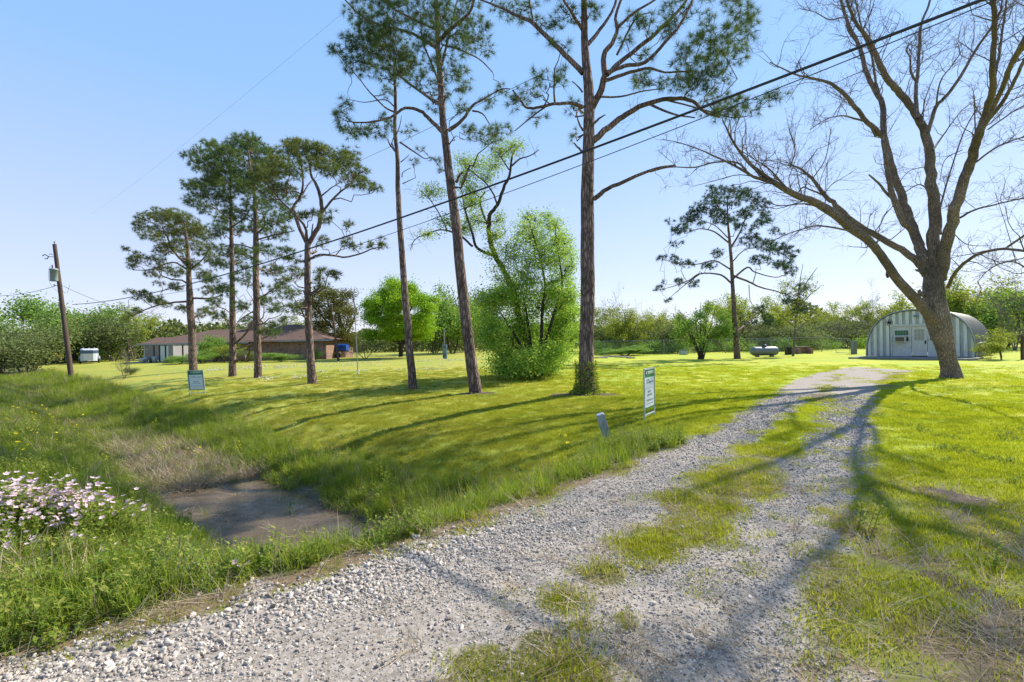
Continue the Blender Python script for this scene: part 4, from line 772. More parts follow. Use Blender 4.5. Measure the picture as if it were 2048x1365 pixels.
for q in [(980, 600, 32, 22, 900), (1030, 600, 36, 26, 1100), (1088, 612, 36, 26, 1100), (1128, 630, 26, 32, 1000), (978, 660, 30, 28, 1100), (1030, 665, 40, 32, 1400), (1090, 680, 42, 34, 1500), (1005, 715, 36, 20, 1000), (1060, 722, 40, 22, 1100), (1108, 705, 30, 26, 1000), (965, 630, 18, 22, 500), (1050, 640, 34, 24, 900), (1120, 665, 26, 26, 800), (1000, 740, 26, 12, 500), (1040, 745, 30, 10, 500), (1090, 742, 26, 12, 500),
          (1100, 525, 30, 20, 420), (1060, 475, 20, 18, 180), (1122, 560, 26, 20, 420), (1080, 445, 18, 14, 90), (1112, 485, 20, 16, 160), (1060, 560, 28, 18, 420), (1140, 590, 18, 20, 350), (1050, 435, 12, 10, 50), (1020, 565, 22, 16, 320), (1100, 430, 10, 10, 40), (1140, 530, 14, 14, 120), (1085, 500, 24, 18, 220)]:
    T.leaf_clump(*q[:4], int(q[4]*(2.6 if q[1] > 585 else 3.0)), .09 if q[1] > 585 else .07, dy=T.r.uniform(-1.9, 1.9) if q[1] > 560 else None, ntw=18, sub=.46, r0=.012, hollow=.45)
for _ in range(46):
    th = T.r.random()*6.283; T.leaf_clump(1062+math.cos(th)*T.r.uniform(72, 100), 648+math.sin(th)*T.r.uniform(62, 95) if math.sin(th) < .85 else 735, 16, 12, 460, .08, dy=T.r.uniform(-1.4, 1.4), ntw=7, sub=.55, r0=.006)
for _ in range(95):
    _y = T.r.uniform(425, 600); T.leaf_clump(T.r.uniform(1085-34-(_y-430)*.62, 1085+34+(_y-430)*.30), _y, 15, 12, 210, .07, dy=T.r.uniform(-1.4, 1.4), ntw=7, sub=.6, r0=.006)
T.done(M_dark, M_bush)
# ---------------------------------------------------------------- generic trees for the background, built once per kind and copied
def gen_tree(name, H, W, nleaf, ls, wood, leafm, seed, stems=1, clear=.25, lv=3, tw=.02, fill=1.0, dens=6):
    r = np.random.default_rng(seed); root = thing(name, 'tree', 'tree'); wmb = MB(); cmb = MB(); tips = []
    def rec(st, d, L, rad, l):
        n = 5; p = [st]; d = d/np.linalg.norm(d)
        for i in range(n):
            d = d+r.normal(size=3)*.16+np.array([0, 0, .05]); d /= np.linalg.norm(d); p.append(p[-1]+d*L/n)
        p = np.array(p); rr = np.linspace(rad, max(tw*.5, rad*.45), n+1); wmb.tube(p, rr, 6 if l == lv else 3)
        if l <= 1: tips.extend(p[2:])
        if l > 0:
            for j in range(int(dens*(.6+.5*r.random()))):
                i = r.integers(1 if l < lv else 2, n+1); az = r.normal(size=3); az /= np.linalg.norm(az)
                rec(p[i], d*.55+az*.85+np.array([0, 0, .2]), L*(.45+.25*r.random()), max(tw*.5, rr[i]*.55), l-1)
    for k in range(stems):
        a = r.random()*6.28; sp_ = .0 if stems == 1 else .35
        rec(np.array([math.cos(a)*.05*stems, math.sin(a)*.05*stems, -.1]), np.array([math.cos(a)*sp_, math.sin(a)*sp_, 1.]), H*(.55 if stems == 1 else .6), H*.02/(stems**.5)+.02, lv)
    tips = np.array(tips); ex = tips.max(0)-tips.min(0); sc_ = np.array([W/max(ex[0], .1), W/max(ex[1], .1), H/tips[:, 2].max()])
    wmb.v = [v_*sc_ for v_ in wmb.v]; tips = tips*sc_; tips[:, :2] -= 0
    if nleaf:
        t = tips[r.integers(0, len(tips), nleaf)]+r.normal(size=(nleaf, 3))*[.3*fill, .3*fill, .22*fill]; t[:, 2] = np.maximum(t[:, 2], .15)
        d = r.normal(size=(nleaf, 3)); d /= np.linalg.norm(d, axis=1)[:, None]; q = np.cross(d, r.normal(size=(nleaf, 3))); q /= np.linalg.norm(q, axis=1)[:, None]
        l = ls*(.6+.8*r.random((nleaf, 1))); v = np.stack([t-d*l*.5, t+q*l*.35, t+d*l*.5, t-q*l*.35], 1).reshape(-1, 3)
        cmb.add(v, np.arange(len(v)).reshape(-1, 4))
    wmb.build('trunk', wood, root, True)
    if nleaf: cmb.build('crown', leafm, root)
    return root
def copy_tree(o, loc, sc_=1, rz=0, label=None, group=None, cat=None):
    c = o.copy(); sc.collection.objects.link(c); c.location = loc; c.scale = (sc_,)*3 if not hasattr(sc_, '__len__') else sc_; c.rotation_euler = (0, 0, rz)
    for ch in list(o.children): d = ch.copy(); sc.collection.objects.link(d); d.parent = c
    if label: c['label'] = label
    if group: c['group'] = group
    if cat: c['category'] = cat
    return c
M_yg = leafmat('yellow_green_leaves', (0.1386, 0.2125, 0.0298), (0.2652, 0.3187, 0.0476), .45, (1, 1, .4), .4, .5, (0.3510, 0.3612, 0.0748))
M_gg = leafmat('grey_green_leaves', (0.0752, 0.1104, 0.0408), (0.1512, 0.1912, 0.0696), .3, (1, 1, .5), .4, .5, (0.2088, 0.2320, 0.0928))
M_mid = leafmat('mid_green_leaves', (0.0891, 0.1935, 0.0414), (0.1935, 0.3267, 0.0675), .4, (1, 1, .4), .3, .5, (0.2826, 0.4014, 0.0891))
M_bright = leafmat('bright_green_leaves', (0.0948, 0.2328, 0.0193), (0.2328, 0.4020, 0.0313), .45, (1, 1, .3), .35, .5, (0.3496, 0.4867, 0.0423))
M_olive = leafmat('olive_leaves', (0.0464, 0.0680, 0.0208), (0.1248, 0.1248, 0.0368), .3, (1, 1, .4), .3, .5, (0.2704, 0.2288, 0.0520))
M_ash = flat('ash_twigs', (.17, .15, .125), .9, var=.25)
K = {}
K['young'] = [gen_tree('young_tree', 7, 5, 5200, .17, M_ash, M_yg, 201+i, stems=2, lv=3) for i in range(3)]
K['thicket'] = [gen_tree('thicket_tree', 5, 5.5, 7500, .17, M_ash, M_gg, 211+i, stems=4, lv=2, fill=2) for i in range(2)]
K['green'] = [gen_tree('leafy_tree', 7, 7, 9500, .20, M_dark, M_mid, 221+i, stems=2, lv=3, fill=1.5) for i in range(2)]
K['bare'] = [gen_tree('bare_young_tree', 7.5, 5.5, 500, .12, M_ash, M_gg, 231+i, stems=3, lv=3, dens=7, tw=.016) for i in range(2)]
used = set()
def put(kind, i, px, Y_, H, label, W=None, group=None, cat='tree', rz=None, z=None):
    H *= 1.16 if H > 3 else 1
    o = K[kind][i % len(K[kind])]; q = P(px, 690, Y_); loc = (q[0], Y_, hz(q[0], Y_)); base = {'young': 7, 'thicket': 5, 'green': 7, 'bare': 7.5}[kind]
    s_ = H/base; sx = (W/{'young': 5, 'thicket': 5.5, 'green': 7, 'bare': 5.5}[kind]) if W else s_
    rz = rz if rz is not None else (px*1.7) % 6.28
    if o.name not in used:
        used.add(o.name); o.location = loc; o.scale = (sx, sx, s_); o.rotation_euler = (0, 0, rz); o['label'] = label; o['category'] = cat
        if group: o['group'] = group
        return o
    return copy_tree(o, loc, (sx, sx, s_), rz, label, group, cat)
def topH(py, px, Y_): return P(px, py, Y_)[2]
g1 = 'young trees of the thicket beyond the back fence'; g2 = 'grey green shrubs of the thicket beyond the back fence'
lab1 = 'yellow green young tree among the thicket beyond the chain link fence'; lab2 = 'grey green shrub among the thicket beyond the chain link fence'
r = np.random.default_rng(5)
for px in [1205, 1240, 1275, 1300, 1328, 1352, 1375, 1398, 1432, 1455, 1500, 1528, 1552, 1575, 1622, 1650, 1672, 1700, 1730, 1765]:
    Y_ = r.uniform(52, 72); put('young', int(r.integers(3)), px+r.uniform(-8, 8), Y_, topH(r.uniform(608, 645), px, Y_), lab1, None, g1)
for px in [1195, 1222, 1255, 1285, 1312, 1340, 1372, 1410, 1450, 1490, 1520, 1560, 1600, 1640, 1680, 1715, 1750]:
    Y_ = r.uniform(52, 66); put('thicket', int(r.integers(2)), px, Y_, topH(r.uniform(640, 662), px, Y_), lab2, r.uniform(4, 7), g2, 'shrub')
put('bare', 0, 1252, 58, topH(580, 1252, 58), 'wide bare tree standing above the thicket right of the tallest pine', 7.5)
put('bare', 1, 1368, 70, topH(618, 1368, 70), 'small bare tree showing over the thicket left of the multi stemmed shrub', 6)
put('bare', 1, 1738, 62, topH(568, 1738, 62), 'tall thin bare tree just left of the metal hut', 3.6)
put('bare', 0, 1690, 55, topH(620, 1690, 55), 'low dark stemmed tree by the grey gate post', 6)
put('young', 1, 1815, 60, topH(596, 1815, 60), 'pale tree top showing over the metal hut roof', 5)
put('young', 2, 1912, 46, topH(552, 1912, 46), 'thin airy tree behind the metal hut, right of the big trunk', 4.2)
for i, (px, Y_, ty, W_, lb) in enumerate([(1955, 50, 585, 8, 'broad green tree directly behind the metal hut roof'), (2010, 44, 595, 7, 'green tree at the right edge behind the metal hut'), (2060, 48, 560, 8, 'green tree half cut off by the right edge'), (1890, 62, 600, 8, 'distant green tree seen beside the big trunk')]):
    put('young' if i % 2 == 0 else 'green', i, px, Y_, topH(ty, px, Y_), lb, W_)
put('bare', 0, 2030, 40, topH(545, 2030, 40), 'tall bare tree at the right edge behind the shrub', 5)
# left side and middle background
for px, Y_, ty, W_, kd, i, lb in [
    (12, 42, 662, 6, 'thicket', 0, 'grey olive shrub at the far left edge'), (52, 46, 646, 7, 'thicket', 1, 'tall grey olive shrub left of the utility pole'), (30, 60, 635, 8, 'green', 0, 'green tree behind the olive shrubs at far left'),
    (95, 66, 612, 10, 'green', 1, 'rounded green tree just left of the utility pole top'), (140, 62, 622, 10, 'green', 0, 'low spreading green tree behind the utility pole'), (185, 64, 628, 9, 'green', 1, 'green tree directly above the horse trailer'), (225, 62, 640, 7, 'thicket', 0, 'grey green tree right of the horse trailer'),
    (268, 66, 622, 6, 'young', 1, 'pale airy tree left of the white shed'), (292, 74, 640, 6, 'young', 0, 'pale green tree rising behind the carport'), (350, 82, 655, 6, 'green', 0, 'small tree top behind the house roof'), (420, 84, 640, 7, 'young', 2, 'light tree behind the house between the pine trunks'), (560, 72, 612, 7, 'bare', 1, 'pale bare tree behind the house roof'), (585, 80, 640, 6, 'young', 1, 'light green tree behind the right end of the roof'),
    (905, 66, 590, 8, 'green', 0, 'dark green tree between the round bright tree and the slanting pine'), (935, 74, 600, 8, 'thicket', 0, 'grey green tree left of the bushy tree'), (968, 80, 640, 8, 'young', 0, 'light tree behind the bushy tree'), (1140, 70, 640, 8, 'green', 1, 'green tree behind the bushy tree, right side'), (730, 50, 668, 4.5, 'bare', 0, 'low brown twiggy shrub beside the metal flagpole'),
    (870, 72, 640, 6, 'thicket', 1, 'shrub behind the trunk of the round bright tree')]:
    put(kd, i, px, Y_, topH(ty, px, Y_), lb, W_)
put('bare', 1, 247, 30.5, 2.6, 'small bare sapling standing on the lawn right of the horse trailer', 1.6)
put('green', 1, 430, 50.5, topH(672, 430, 50.5), 'yellow green bush against the house wall between pine trunks', 3.6, cat='bush')
put('young', 0, 447, 49.5, topH(690, 447, 49.5), 'low leafy bush under the house eave', 4, cat='bush')
put('green', 0, 405, 47, topH(700, 405, 47), 'dark green bush beside the carport posts', 3.2, cat='bush'); put('green', 1, 560, 48, topH(706, 560, 48), 'long low green bush along the brick wall', 4.2, cat='bush'); put('green', 0, 632, 52, topH(697, 632, 52), 'narrow bush at the brick wall corner', 1.4, cat='bush'); put('thicket', 1, 490, 49, topH(700, 490, 49), 'twiggy bush between two pine trunks at the house', 3.4, cat='bush'); put('green', 1, 360, 46.5, topH(712, 360, 46.5), 'low green bush in front of the carport', 3, cat='bush')
put('young', 1, 2003, 27.5, topH(655, 2003, 27.5), 'bright yellow green shrub at the hut corner', 2.4, cat='shrub')
put('green', 0, 1250, 46, 1.0, 'grassy green mound before the back fence', 5.5, cat='shrub'); put('thicket', 0, 257, 33, .55, 'small weed tuft on the left lawn', .9, cat='weed')
# round bright tree
T = Tree('round_tree', 802, 714, 'round bright green tree with dense crown behind the slender pine', 41, Y=52); T.crown_r = 3
T.limb([(802, 714), (802, 695), (800, 670), (797, 620), (795, 585)], [10, 9, 8, 5, 2], k=8)
for a in [[(802, 690), (770, 660), (740, 630)], [(802, 688), (835, 655), (865, 630)], [(800, 672), (780, 620), (765, 580)], [(800, 670), (825, 610), (840, 580)], [(802, 690), (760, 670), (730, 665)], [(802, 690), (840, 670), (875, 665)]]: T.limb(a, [5, 3, 1.5], (0, T.r.uniform(-2, 2)), k=5)
for i in range(86):
    th = T.r.random()*6.283; rr = T.r.random()**.55; cx = 796+math.cos(th)*rr*79; cy_ = 628-math.sin(th)*rr*66; 
    if cy_ > 672: cy_ = 672-(cy_-672)*.3
    dz = math.sqrt(max(0, 1-rr*rr))*4.2*T.r.choice([-1, -.6, .3, 1])
    T.leaf_clump(cx, cy_, T.r.uniform(10, 20), T.r.uniform(8, 15), 1100, .15, dy=dz, ntw=9, sub=.42, hollow=.5, r0=.01)
T.done(M_dark, M_bright)
T = Tree('oak_tree', 690, 714, 'yellow olive oak tree behind the blue trailer', 42, Y=60); T.crown_r = 3
T.limb([(690, 714), (690, 680), (680, 640), (665, 600)], [12, 10, 7, 3], k=8)
for a in [[(688, 680), (650, 640), (625, 610)], [(690, 675), (710, 630), (705, 590)], [(685, 660), (660, 620), (650, 580)]]: T.limb(a, [6, 4, 2], (0, T.r.uniform(-2, 2)), k=5)
for i in range(48):
    cx = T.r.uniform(602, 712); cy_ = T.r.uniform(578 if cx > 630 else 605, 690)
    T.leaf_clump(cx, cy_, 16, 11, 520, .20, dy=T.r.uniform(-3.5, 3.5), ntw=9, sub=.4, r0=.01)
T.done(M_dark, M_olive)
# multi stemmed shrub and the slim tree by the propane tank
T = Tree('multi_stem_shrub', 1402, 719, 'vase shaped shrub with many stems left of the lone pine', 43); T.crown_r = 1.5
for i in range(13):
    ex = 1402+T.r.uniform(-58, 55); ey = 605+abs(ex-1405)*.45+T.r.uniform(-10, 18)
    T.limb([(1402+T.r.uniform(-6, 6), 719), (1402+(ex-1402)*.35, 680), (1402+(ex-1402)*.75, (ey+650)/2), (ex, ey)], [3.5, 2.5, 1.4, .8], (0, T.r.uniform(-1.5, 1.5)), k=5)
for i in range(34):
    cx = 1402+T.r.uniform(-52, 56); cy_ = T.r.uniform(608+abs(cx-1410)*.4, 690-abs(cx-1402)*.25); T.leaf_clump(cx, cy_, 11, 9, 210, .13, ntw=6, sub=.5, r0=.004)
T.done(M_dark, M_mid)
T = Tree('slim_tree', 1586, 713, 'slim pale green tree with forked grey trunk right of the propane tank', 44); T.crown_r = 1.5
T.limb([(1586, 713), (1590, 670), (1594, 625), (1597, 590), (1602, 550), (1606, 528)], [6, 5, 4, 3, 1.5, 1], k=7)
for a in [[(1593, 640), (1570, 600), (1560, 575)], [(1594, 620), (1620, 590), (1645, 570)], [(1590, 665), (1615, 640), (1640, 610)], [(1590, 655), (1560, 630), (1540, 610)], [(1597, 590), (1620, 555), (1635, 535)]]: T.limb(a, [3, 2, 1], (0, T.r.uniform(-1.5, 1.5)), k=5)
for i in range(26):
    cx = T.r.uniform(1545, 1665); cy_ = T.r.uniform(540+abs(cx-1606)*.5, 645); T.leaf_clump(cx, cy_, 12, 9, 70, .11, ntw=6, sub=.5, r0=.004)
T.done(M_ash, M_yg)
# overhanging limbs of a tree out of frame on the right
T = Tree('overhanging_tree', 2420, 775, 'bare drooping branches reaching in from the right edge', 45, Y=16); T.crown_r = 1
T.limb([(2420, 775), (2410, 650), (2380, 520), (2400, 350), (2380, 150)], [40, 34, 28, 20, 10], k=10)
o1 = T.limb([(2385, 560), (2250, 520), (2150, 545), (2090, 560), (2060, 542), (2030, 525), (2000, 527), (1972, 545), (1955, 565)], [18, 12, 9, 6, 5, 4, 3, 2, 1], (0, 0), k=6); o2 = T.limb([(2060, 542), (2035, 548), (2010, 540), (1990, 530)], [4, 2, 1]); o3 = T.limb([(2032, 526), (2020, 480), (2005, 430), (1990, 385)], [2.5, 1.6, 1], (0, 0)); o4 = T.limb([(1955, 563), (1962, 580), (1953, 600), (1950, 625)], [2.5, 1.2]); o5 = T.limb([(2100, 560), (2060, 590), (2020, 600), (1985, 612)], [3, 1.2]); o6 = T.limb([(2390, 300), (2300, 150), (2200, 60)], [14, 6]); o7 = T.limb([(2385, 450), (2250, 380), (2120, 420)], [14, 4])
for L_, n_ in [(o1, 26), (o2, 6), (o3, 6), (o4, 6), (o5, 8), (o6, 10), (o7, 10)]: T.dress(L_, n_, .9, .008, 1, .3, -.1)
T.done(M_pecan, M_twig)
# far woods: one mass of foliage beyond everything
r = np.random.default_rng(77); mb = MB(); n_ = 52000
ang = r.uniform(R(-56), R(56), n_); rad = r.uniform(88, 112, n_); top = 2.4+3.4*vnoise(ang*9, ang*0, 1)**1.5+2.2*vnoise(ang*40, ang*0+3, 1)
x_ = rad*np.sin(ang); y_ = rad*np.cos(ang); z_ = top*r.random(n_)**.8
C_ = np.stack([x_, y_, z_], -1); d = r.normal(size=(n_, 3)); d /= np.linalg.norm(d, axis=1)[:, None]; q = np.cross(d, r.normal(size=(n_, 3))); q /= np.linalg.norm(q, axis=1)[:, None]; l = .3*(.6+.8*r.random((n_, 1)))
mb.add(np.stack([C_-d*l, C_+q*l*.7, C_+d*l, C_-q*l*.7], 1).reshape(-1, 3), np.arange(n_*4).reshape(-1, 4))
tag(mb.build('far_woods', leafmat('far_leaves', (0.0488, 0.0735, 0.0292), (0.1170, 0.1417, 0.0488), .3, (1, 1, .5), .06, .6, (0.2048, 0.2145, 0.0683))), 'distant low woods along the whole horizon', 'woods', None, 'stuff')
# undergrowth along the back fence
pts_ = []
for _ in range(85):
    px = r.uniform(1185, 1760); Y_ = r.uniform(49, 58); q = P(px, 700, Y_); pts_.append((q[0], Y_, 0))
ug = [gen_tree('undergrowth_bush', 1.3, 1.8, 900, .12, M_ash, M_mid, 301+i, stems=3, lv=1) for i in range(2)]
ugj = []
for u in ug:
    mbj = MB()
    for ch in list(u.children):
        pass
    ch = [c_ for c_ in u.children if c_.name.startswith('crown')][0]
    for c_ in list(u.children):
        if c_ is not ch: bpy.data.objects.remove(c_)
    ch.parent = None; bpy.data.objects.remove(u); ch.name = 'undergrowth_bush'; ugj.append(ch)
pts_ = np.array(pts_); scatter('undergrowth', pts_, .5+.6*r.random(len(pts_)), ugj, 'green undergrowth along the back fence', .1, 12, 'undergrowth')
# ---------------------------------------------------------------- buildings and objects
def simple(name, c, rough=.5, metal=0, **k): return flat(name, c, rough, metal, **k)
M_white = simple('white_paint', (.62, .62, .60), .5, var=.08, scale=3); M_wire = simple('cable_black', (.03, .03, .032), .6, var=.1); M_galv = simple('galvanised', (.36, .38, .40), .45, .6, var=.15, scale=4)
M_conc = simple('concrete', (.40, .39, .37), .9, var=.18, scale=3); M_glass = simple('window_glass', (.05, .07, .06), .08, var=.1, spec=.8); M_black = simple('black_iron', (.02, .02, .02), .6, var=.1)
def quadpts(mb, a, b, c, d, mi=0): mb.add([a, b, c, d], [[0, 1, 2, 3]], mi)
# metal hut
U = np.array([.643, -.766, 0]); V = np.array([.766, .643, 0]); W3 = np.array([0, 0, 1.])
BW, BL, BH = 5.45, 9.0, 3.05; O = np.array([25.02, 33.08, .12])
RM = np.stack([U, V, W3], 1)      # local (along front, into building, up)
def loc3(p): return O+np.asarray(p, float)@RM.T
hut = thing('metal_hut', 'arched white ribbed metal hut behind the huge bare tree', 'hut', tuple(O))
tt = np.linspace(0, 1, 41)
def arch(s):       # s 0..1 from left foot to right foot
    th = math.pi*(1-s); a = BW/2; c_, s_ = math.cos(th), math.sin(th)
    return np.array([a+a*np.sign(c_)*abs(c_)**.76, BH*abs(s_)**.78])
AR = np.array([arch(s) for s in np.linspace(0, 1, 61)])
def archz(x): return np.interp(x, AR[:, 0], AR[:, 1])
m, n = newmat('ribbed_white_steel')
ob = N(n, 'ShaderNodeTexCoord').outputs['Object']
st = noise(n, 2.2, 5, .65, vec=ob, stretch=(3, 3, .35)); st2 = noise(n, 12, 4, .6, vec=ob, stretch=(1, 1, .15))
cc = ramp(n, [(.3, (.36, .40, .43)), (.5, (.56, .59, .60)), (.7, (.70, .71, .69))], mathn(n, 'ADD', mathn(n, 'MULTIPLY', st, .6), mathn(n, 'MULTIPLY', st2, .4)))
principled(n, cc, .5, .15, st2, .1, .01); M_rib = m
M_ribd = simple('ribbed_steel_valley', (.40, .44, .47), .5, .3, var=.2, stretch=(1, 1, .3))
mb = MB(); xw = np.arange(0, BW+.001, .175)
prof = []
opx0, opx1, opz = 1.38, 3.95, 2.02
for k, x0 in enumerate(np.arange(.03, BW-.1, .35)):
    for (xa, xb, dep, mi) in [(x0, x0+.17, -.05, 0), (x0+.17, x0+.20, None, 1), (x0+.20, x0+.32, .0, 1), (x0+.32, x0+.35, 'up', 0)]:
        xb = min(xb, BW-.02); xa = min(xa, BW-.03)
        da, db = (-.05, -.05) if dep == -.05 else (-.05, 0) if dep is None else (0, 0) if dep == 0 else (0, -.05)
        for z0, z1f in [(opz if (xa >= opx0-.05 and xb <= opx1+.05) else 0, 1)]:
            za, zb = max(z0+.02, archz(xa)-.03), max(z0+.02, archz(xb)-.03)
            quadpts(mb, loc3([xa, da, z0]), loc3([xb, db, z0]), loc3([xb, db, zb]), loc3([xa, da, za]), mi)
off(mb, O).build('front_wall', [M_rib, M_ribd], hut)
mb = MB(); ny = int(BL/.30)
vs = []
for k in range(ny*4+1):
    y = k*BL/(ny*4); o_ = [.04, .04, -.02, -.02][k % 4]
    for q in AR: cxx = q[0]-BW/2; vs.append(loc3([BW/2+cxx*(1+o_/ (BW/2)), y-.06, q[1]*(1+o_/BH)]))
vs = np.array(vs); na = len(AR); i, j = np.meshgrid(np.arange(ny*4), np.arange(na-1), indexing='ij'); q = (i*na+j).ravel()
mb.add(vs, np.stack([q, q+1, q+na+1, q+na], -1))
quadpts(mb, loc3([0, BL-.1, 0]), loc3([BW, BL-.1, 0]), loc3([BW, BL-.1, 1.2]), loc3([0, BL-.1, 1.2]))
M_roof = flat('shaded_steel', (.13, .135, .12), .6, .2, var=.35, scale=1.5)  # olive grey steel, darkened so the shade on the hut's side is in the colour
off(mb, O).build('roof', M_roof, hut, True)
mb = MB(); rimp = np.array([loc3([BW/2+(q[0]-BW/2)*1.012, -.10, q[1]*1.012]) for q in AR]); mb.tube(rimp, .045, 6); off(mb, O).build('rim', M_galv, hut, True)
mb = MB()
def lbox(mb, x0, x1, y0, y1, z0, z1, mi=0):
    mb.box(loc3([(x0+x1)/2, (y0+y1)/2, (z0+z1)/2]), [(x1-x0)/2, (y1-y0)/2, (z1-z0)/2], RM, mi)
M_wpan = flat('painted_white_panel', (.60, .62, .64), .55, var=.14, scale=5)
# framed entrance: panel wall with holes for window, door and second window
for a in [(opx0, 1.50, 0, opz), (1.50, 2.32, 0, .95), (1.50, 2.32, 1.78, opz), (2.32, 2.42, 0, opz), (3.22, 3.30, 0, opz), (3.30, 3.95, 0, 1.0), (3.30, 3.95, 1.75, opz), (2.42, 3.22, 1.93, opz)]:
    lbox(mb, a[0], a[1], -.045, .015, a[2], a[3])
lbox(mb, opx0-.06, opx1+.06, -.11, -.05, opz, opz+.14); lbox(mb, opx0-.05, opx0+.02, -.10, -.047, 0, opz)
off(mb, O).build('entrance_panel', M_wpan, hut)
mb = MB()
for a in [(1.50, 1.55, .95, 1.78), (2.27, 2.32, .95, 1.78), (1.55, 2.27, .95, 1.0), (1.55, 2.27, 1.73, 1.78), (1.55, 2.27, 1.36, 1.41)]: lbox(mb, a[0], a[1], -.07, 0, a[2], a[3])
w1 = off(mb, O).build('window', M_white, hut)
M_gblind = simple('green_blind', (.02, .16, .09), .35, var=.2)
mb = MB(); lbox(mb, 1.55, 2.27, -.03, -.01, 1.41, 1.73); [lbox(mb, 1.55+.144*k-.006, 1.55+.144*k+.006, -.04, -.03, 1.41, 1.73, 1) for k in range(1, 5)]; lbox(mb, 1.55, 2.27, -.04, -.03, 1.56, 1.572, 1)
off(mb, O).build('pane', [M_gblind, M_galv], w1)
mb = MB(); lbox(mb, 1.60, 2.16, -.42, -.02, .98, 1.34); ac = off(mb, O).build('air_conditioner', M_white, hut, bevel=.015)
mb = MB(); lbox(mb, 1.64, 2.12, -.432, -.42, 1.02, 1.30); 
for k in range(9): lbox(mb, 1.65, 2.11, -.442, -.432, 1.035+k*.03, 1.047+k*.03, 1)
off(mb, O).build('grille', [simple('brown_grille', (.13, .10, .085), .7), simple('grille_bar', (.22, .18, .15), .6)], ac)
mb = MB(); lbox(mb, 2.44, 3.20, -.055, -.01, .04, 1.92); dr = off(mb, O).build('door', simple('door_white', (.66, .67, .68), .45, var=.06), hut, bevel=.004)
mb = MB(); lbox(mb, 2.58, 3.06, -.07, -.055, 1.08, 1.78); off(mb, O).build('pane', simple('door_glass', (.36, .38, .34), .2, var=.12), dr)
mb = MB()
for a in [(2.55, 2.58, 1.05, 1.81), (3.06, 3.09, 1.05, 1.81), (2.58, 3.06, 1.05, 1.08), (2.58, 3.06, 1.78, 1.81)]: lbox(mb, a[0], a[1], -.08, -.056, a[2], a[3])
for k in range(1, 3): lbox(mb, 2.58+.16*k-.008, 2.58+.16*k+.008, -.077, -.071, 1.08, 1.78)
for k in range(1, 3): lbox(mb, 2.58, 3.06, -.078, -.0715, 1.08+.233*k-.008, 1.08+.233*k+.008)
for a in [(2.52, 2.78, .18, .9), (2.86, 3.12, .18, .9)]: lbox(mb, a[0], a[1], -.062, -.0555, a[2], a[3])
off(mb, O).build('frame', M_white, dr)
mb = MB(); lathe(mb, [[0, 0], [.03, 0], [.035, .03], [.02, .06], [0, .065]], loc3([3.13, -.12, .95]), 12, 1); lbox(mb, 3.10, 3.16, -.075, -.056, .82, 1.06); off(mb, O).build('handle', M_black, dr)
mb = MB()
for a in [(3.30, 3.35, 1.0, 1.75), (3.90, 3.95, 1.0, 1.75), (3.35, 3.90, 1.0, 1.05), (3.35, 3.90, 1.70, 1.75), (3.35, 3.9, 1.36, 1.4)]: lbox(mb, a[0], a[1], -.07, 0, a[2], a[3])
w2 = off(mb, O).build('window', M_white, hut); mb = MB(); lbox(mb, 3.35, 3.90, -.03, -.01, 1.05, 1.70); off(mb, O).build('pane', M_glass, w2)
mb = MB(); lbox(mb, 2.55, 2.80, -.10, -.055, 2.60, 2.74); off(mb, O).build('vent', simple('vent_blue', (.14, .24, .34), .5), hut)
mb = MB(); c_ = loc3([1.25, -.09, 2.30]); pts_ = []
for k in range(10): rr = .19 if k % 2 == 0 else .075; a = math.pi/2+k*math.pi/5; pts_.append([rr*math.cos(a), rr*math.sin(a)])
f_ = [loc3([1.25+p[0], -.09, 2.30+p[1]]) for p in pts_]; ctr = loc3([1.25, -.13, 2.30]); mb.add(f_+[ctr], [[k, (k+1) % 10, 10] for k in range(10)])
ring = np.array([loc3([1.25+.2*math.cos(a), -.085, 2.30+.2*math.sin(a)]) for a in np.linspace(0, 6.2832, 25)]); mb.tube(ring, .010, 5)
tag(mb.build('star_plaque', M_black), 'black metal star in a ring on the hut front', 'plaque')
mb = MB(); sl = [loc3(p) for p in [(-.55, -2.3, -.02), (BW+.15, -2.6, -.02), (BW+.35, .2, -.02), (-.3, .25, -.02)]]
top = [p.copy() for p in sl]; bot = [p-[0, 0, .2] for p in sl]
mb.add(top+bot, [[0, 1, 2, 3], [0, 4, 5, 1], [1, 5, 6, 2], [2, 6, 7, 3], [3, 7, 4, 0]])
tag(mb.build('slab', simple('old_concrete', (.25, .245, .235), .9, var=.2, scale=2)), 'grey concrete slab in front of the metal hut', 'slab')
mb = MB(); c0 = loc3([BW+.09, .8, .85]); c1 = loc3([BW+.09, 3.6, .85]); mb.tube([c0, c1], .03, 6, cap=True); 
for t_ in (.1, .9): q = c0+(c1-c0)*t_; mb.tube([q, q-U*.14], .015, 5)
off(mb, O).build('side_rail', M_white, hut)
# propane tank
def yaw(a): c_, s_ = math.cos(a), math.sin(a); return np.array([[c_, -s_, 0], [s_, c_, 0], [0, 0, 1.]])
q = G(1529, 714); tk = thing('propane_tank', 'silver horizontal propane tank lying on the grass by the lone pine', 'tank', tuple(q))
Mz = yaw(.05); prof = [[0, -1.12]]+[[.36*math.sin(a), -.86-.26*math.cos(a)] for a in np.linspace(.2, 1.57, 7)]+[[.36*math.sin(a), .86+.26*math.cos(a)] for a in np.linspace(1.57, .2, 7)]+[[0, 1.12]]
mb = MB(); lathe(mb, prof, (0, 0, .46), 24, 0, 0, Mz); mb.build('body', simple('tank_silver', (.22, .25, .28), .5, .3, var=.15), tk, True)
mb = MB(); lathe(mb, [[.17, 0], [.17, .12], [.14, .19], [0, .21]], (0, 0, .78), 16); mb.build('valve_cover', simple('dark_blue_steel', (.04, .06, .09), .5), tk, True)
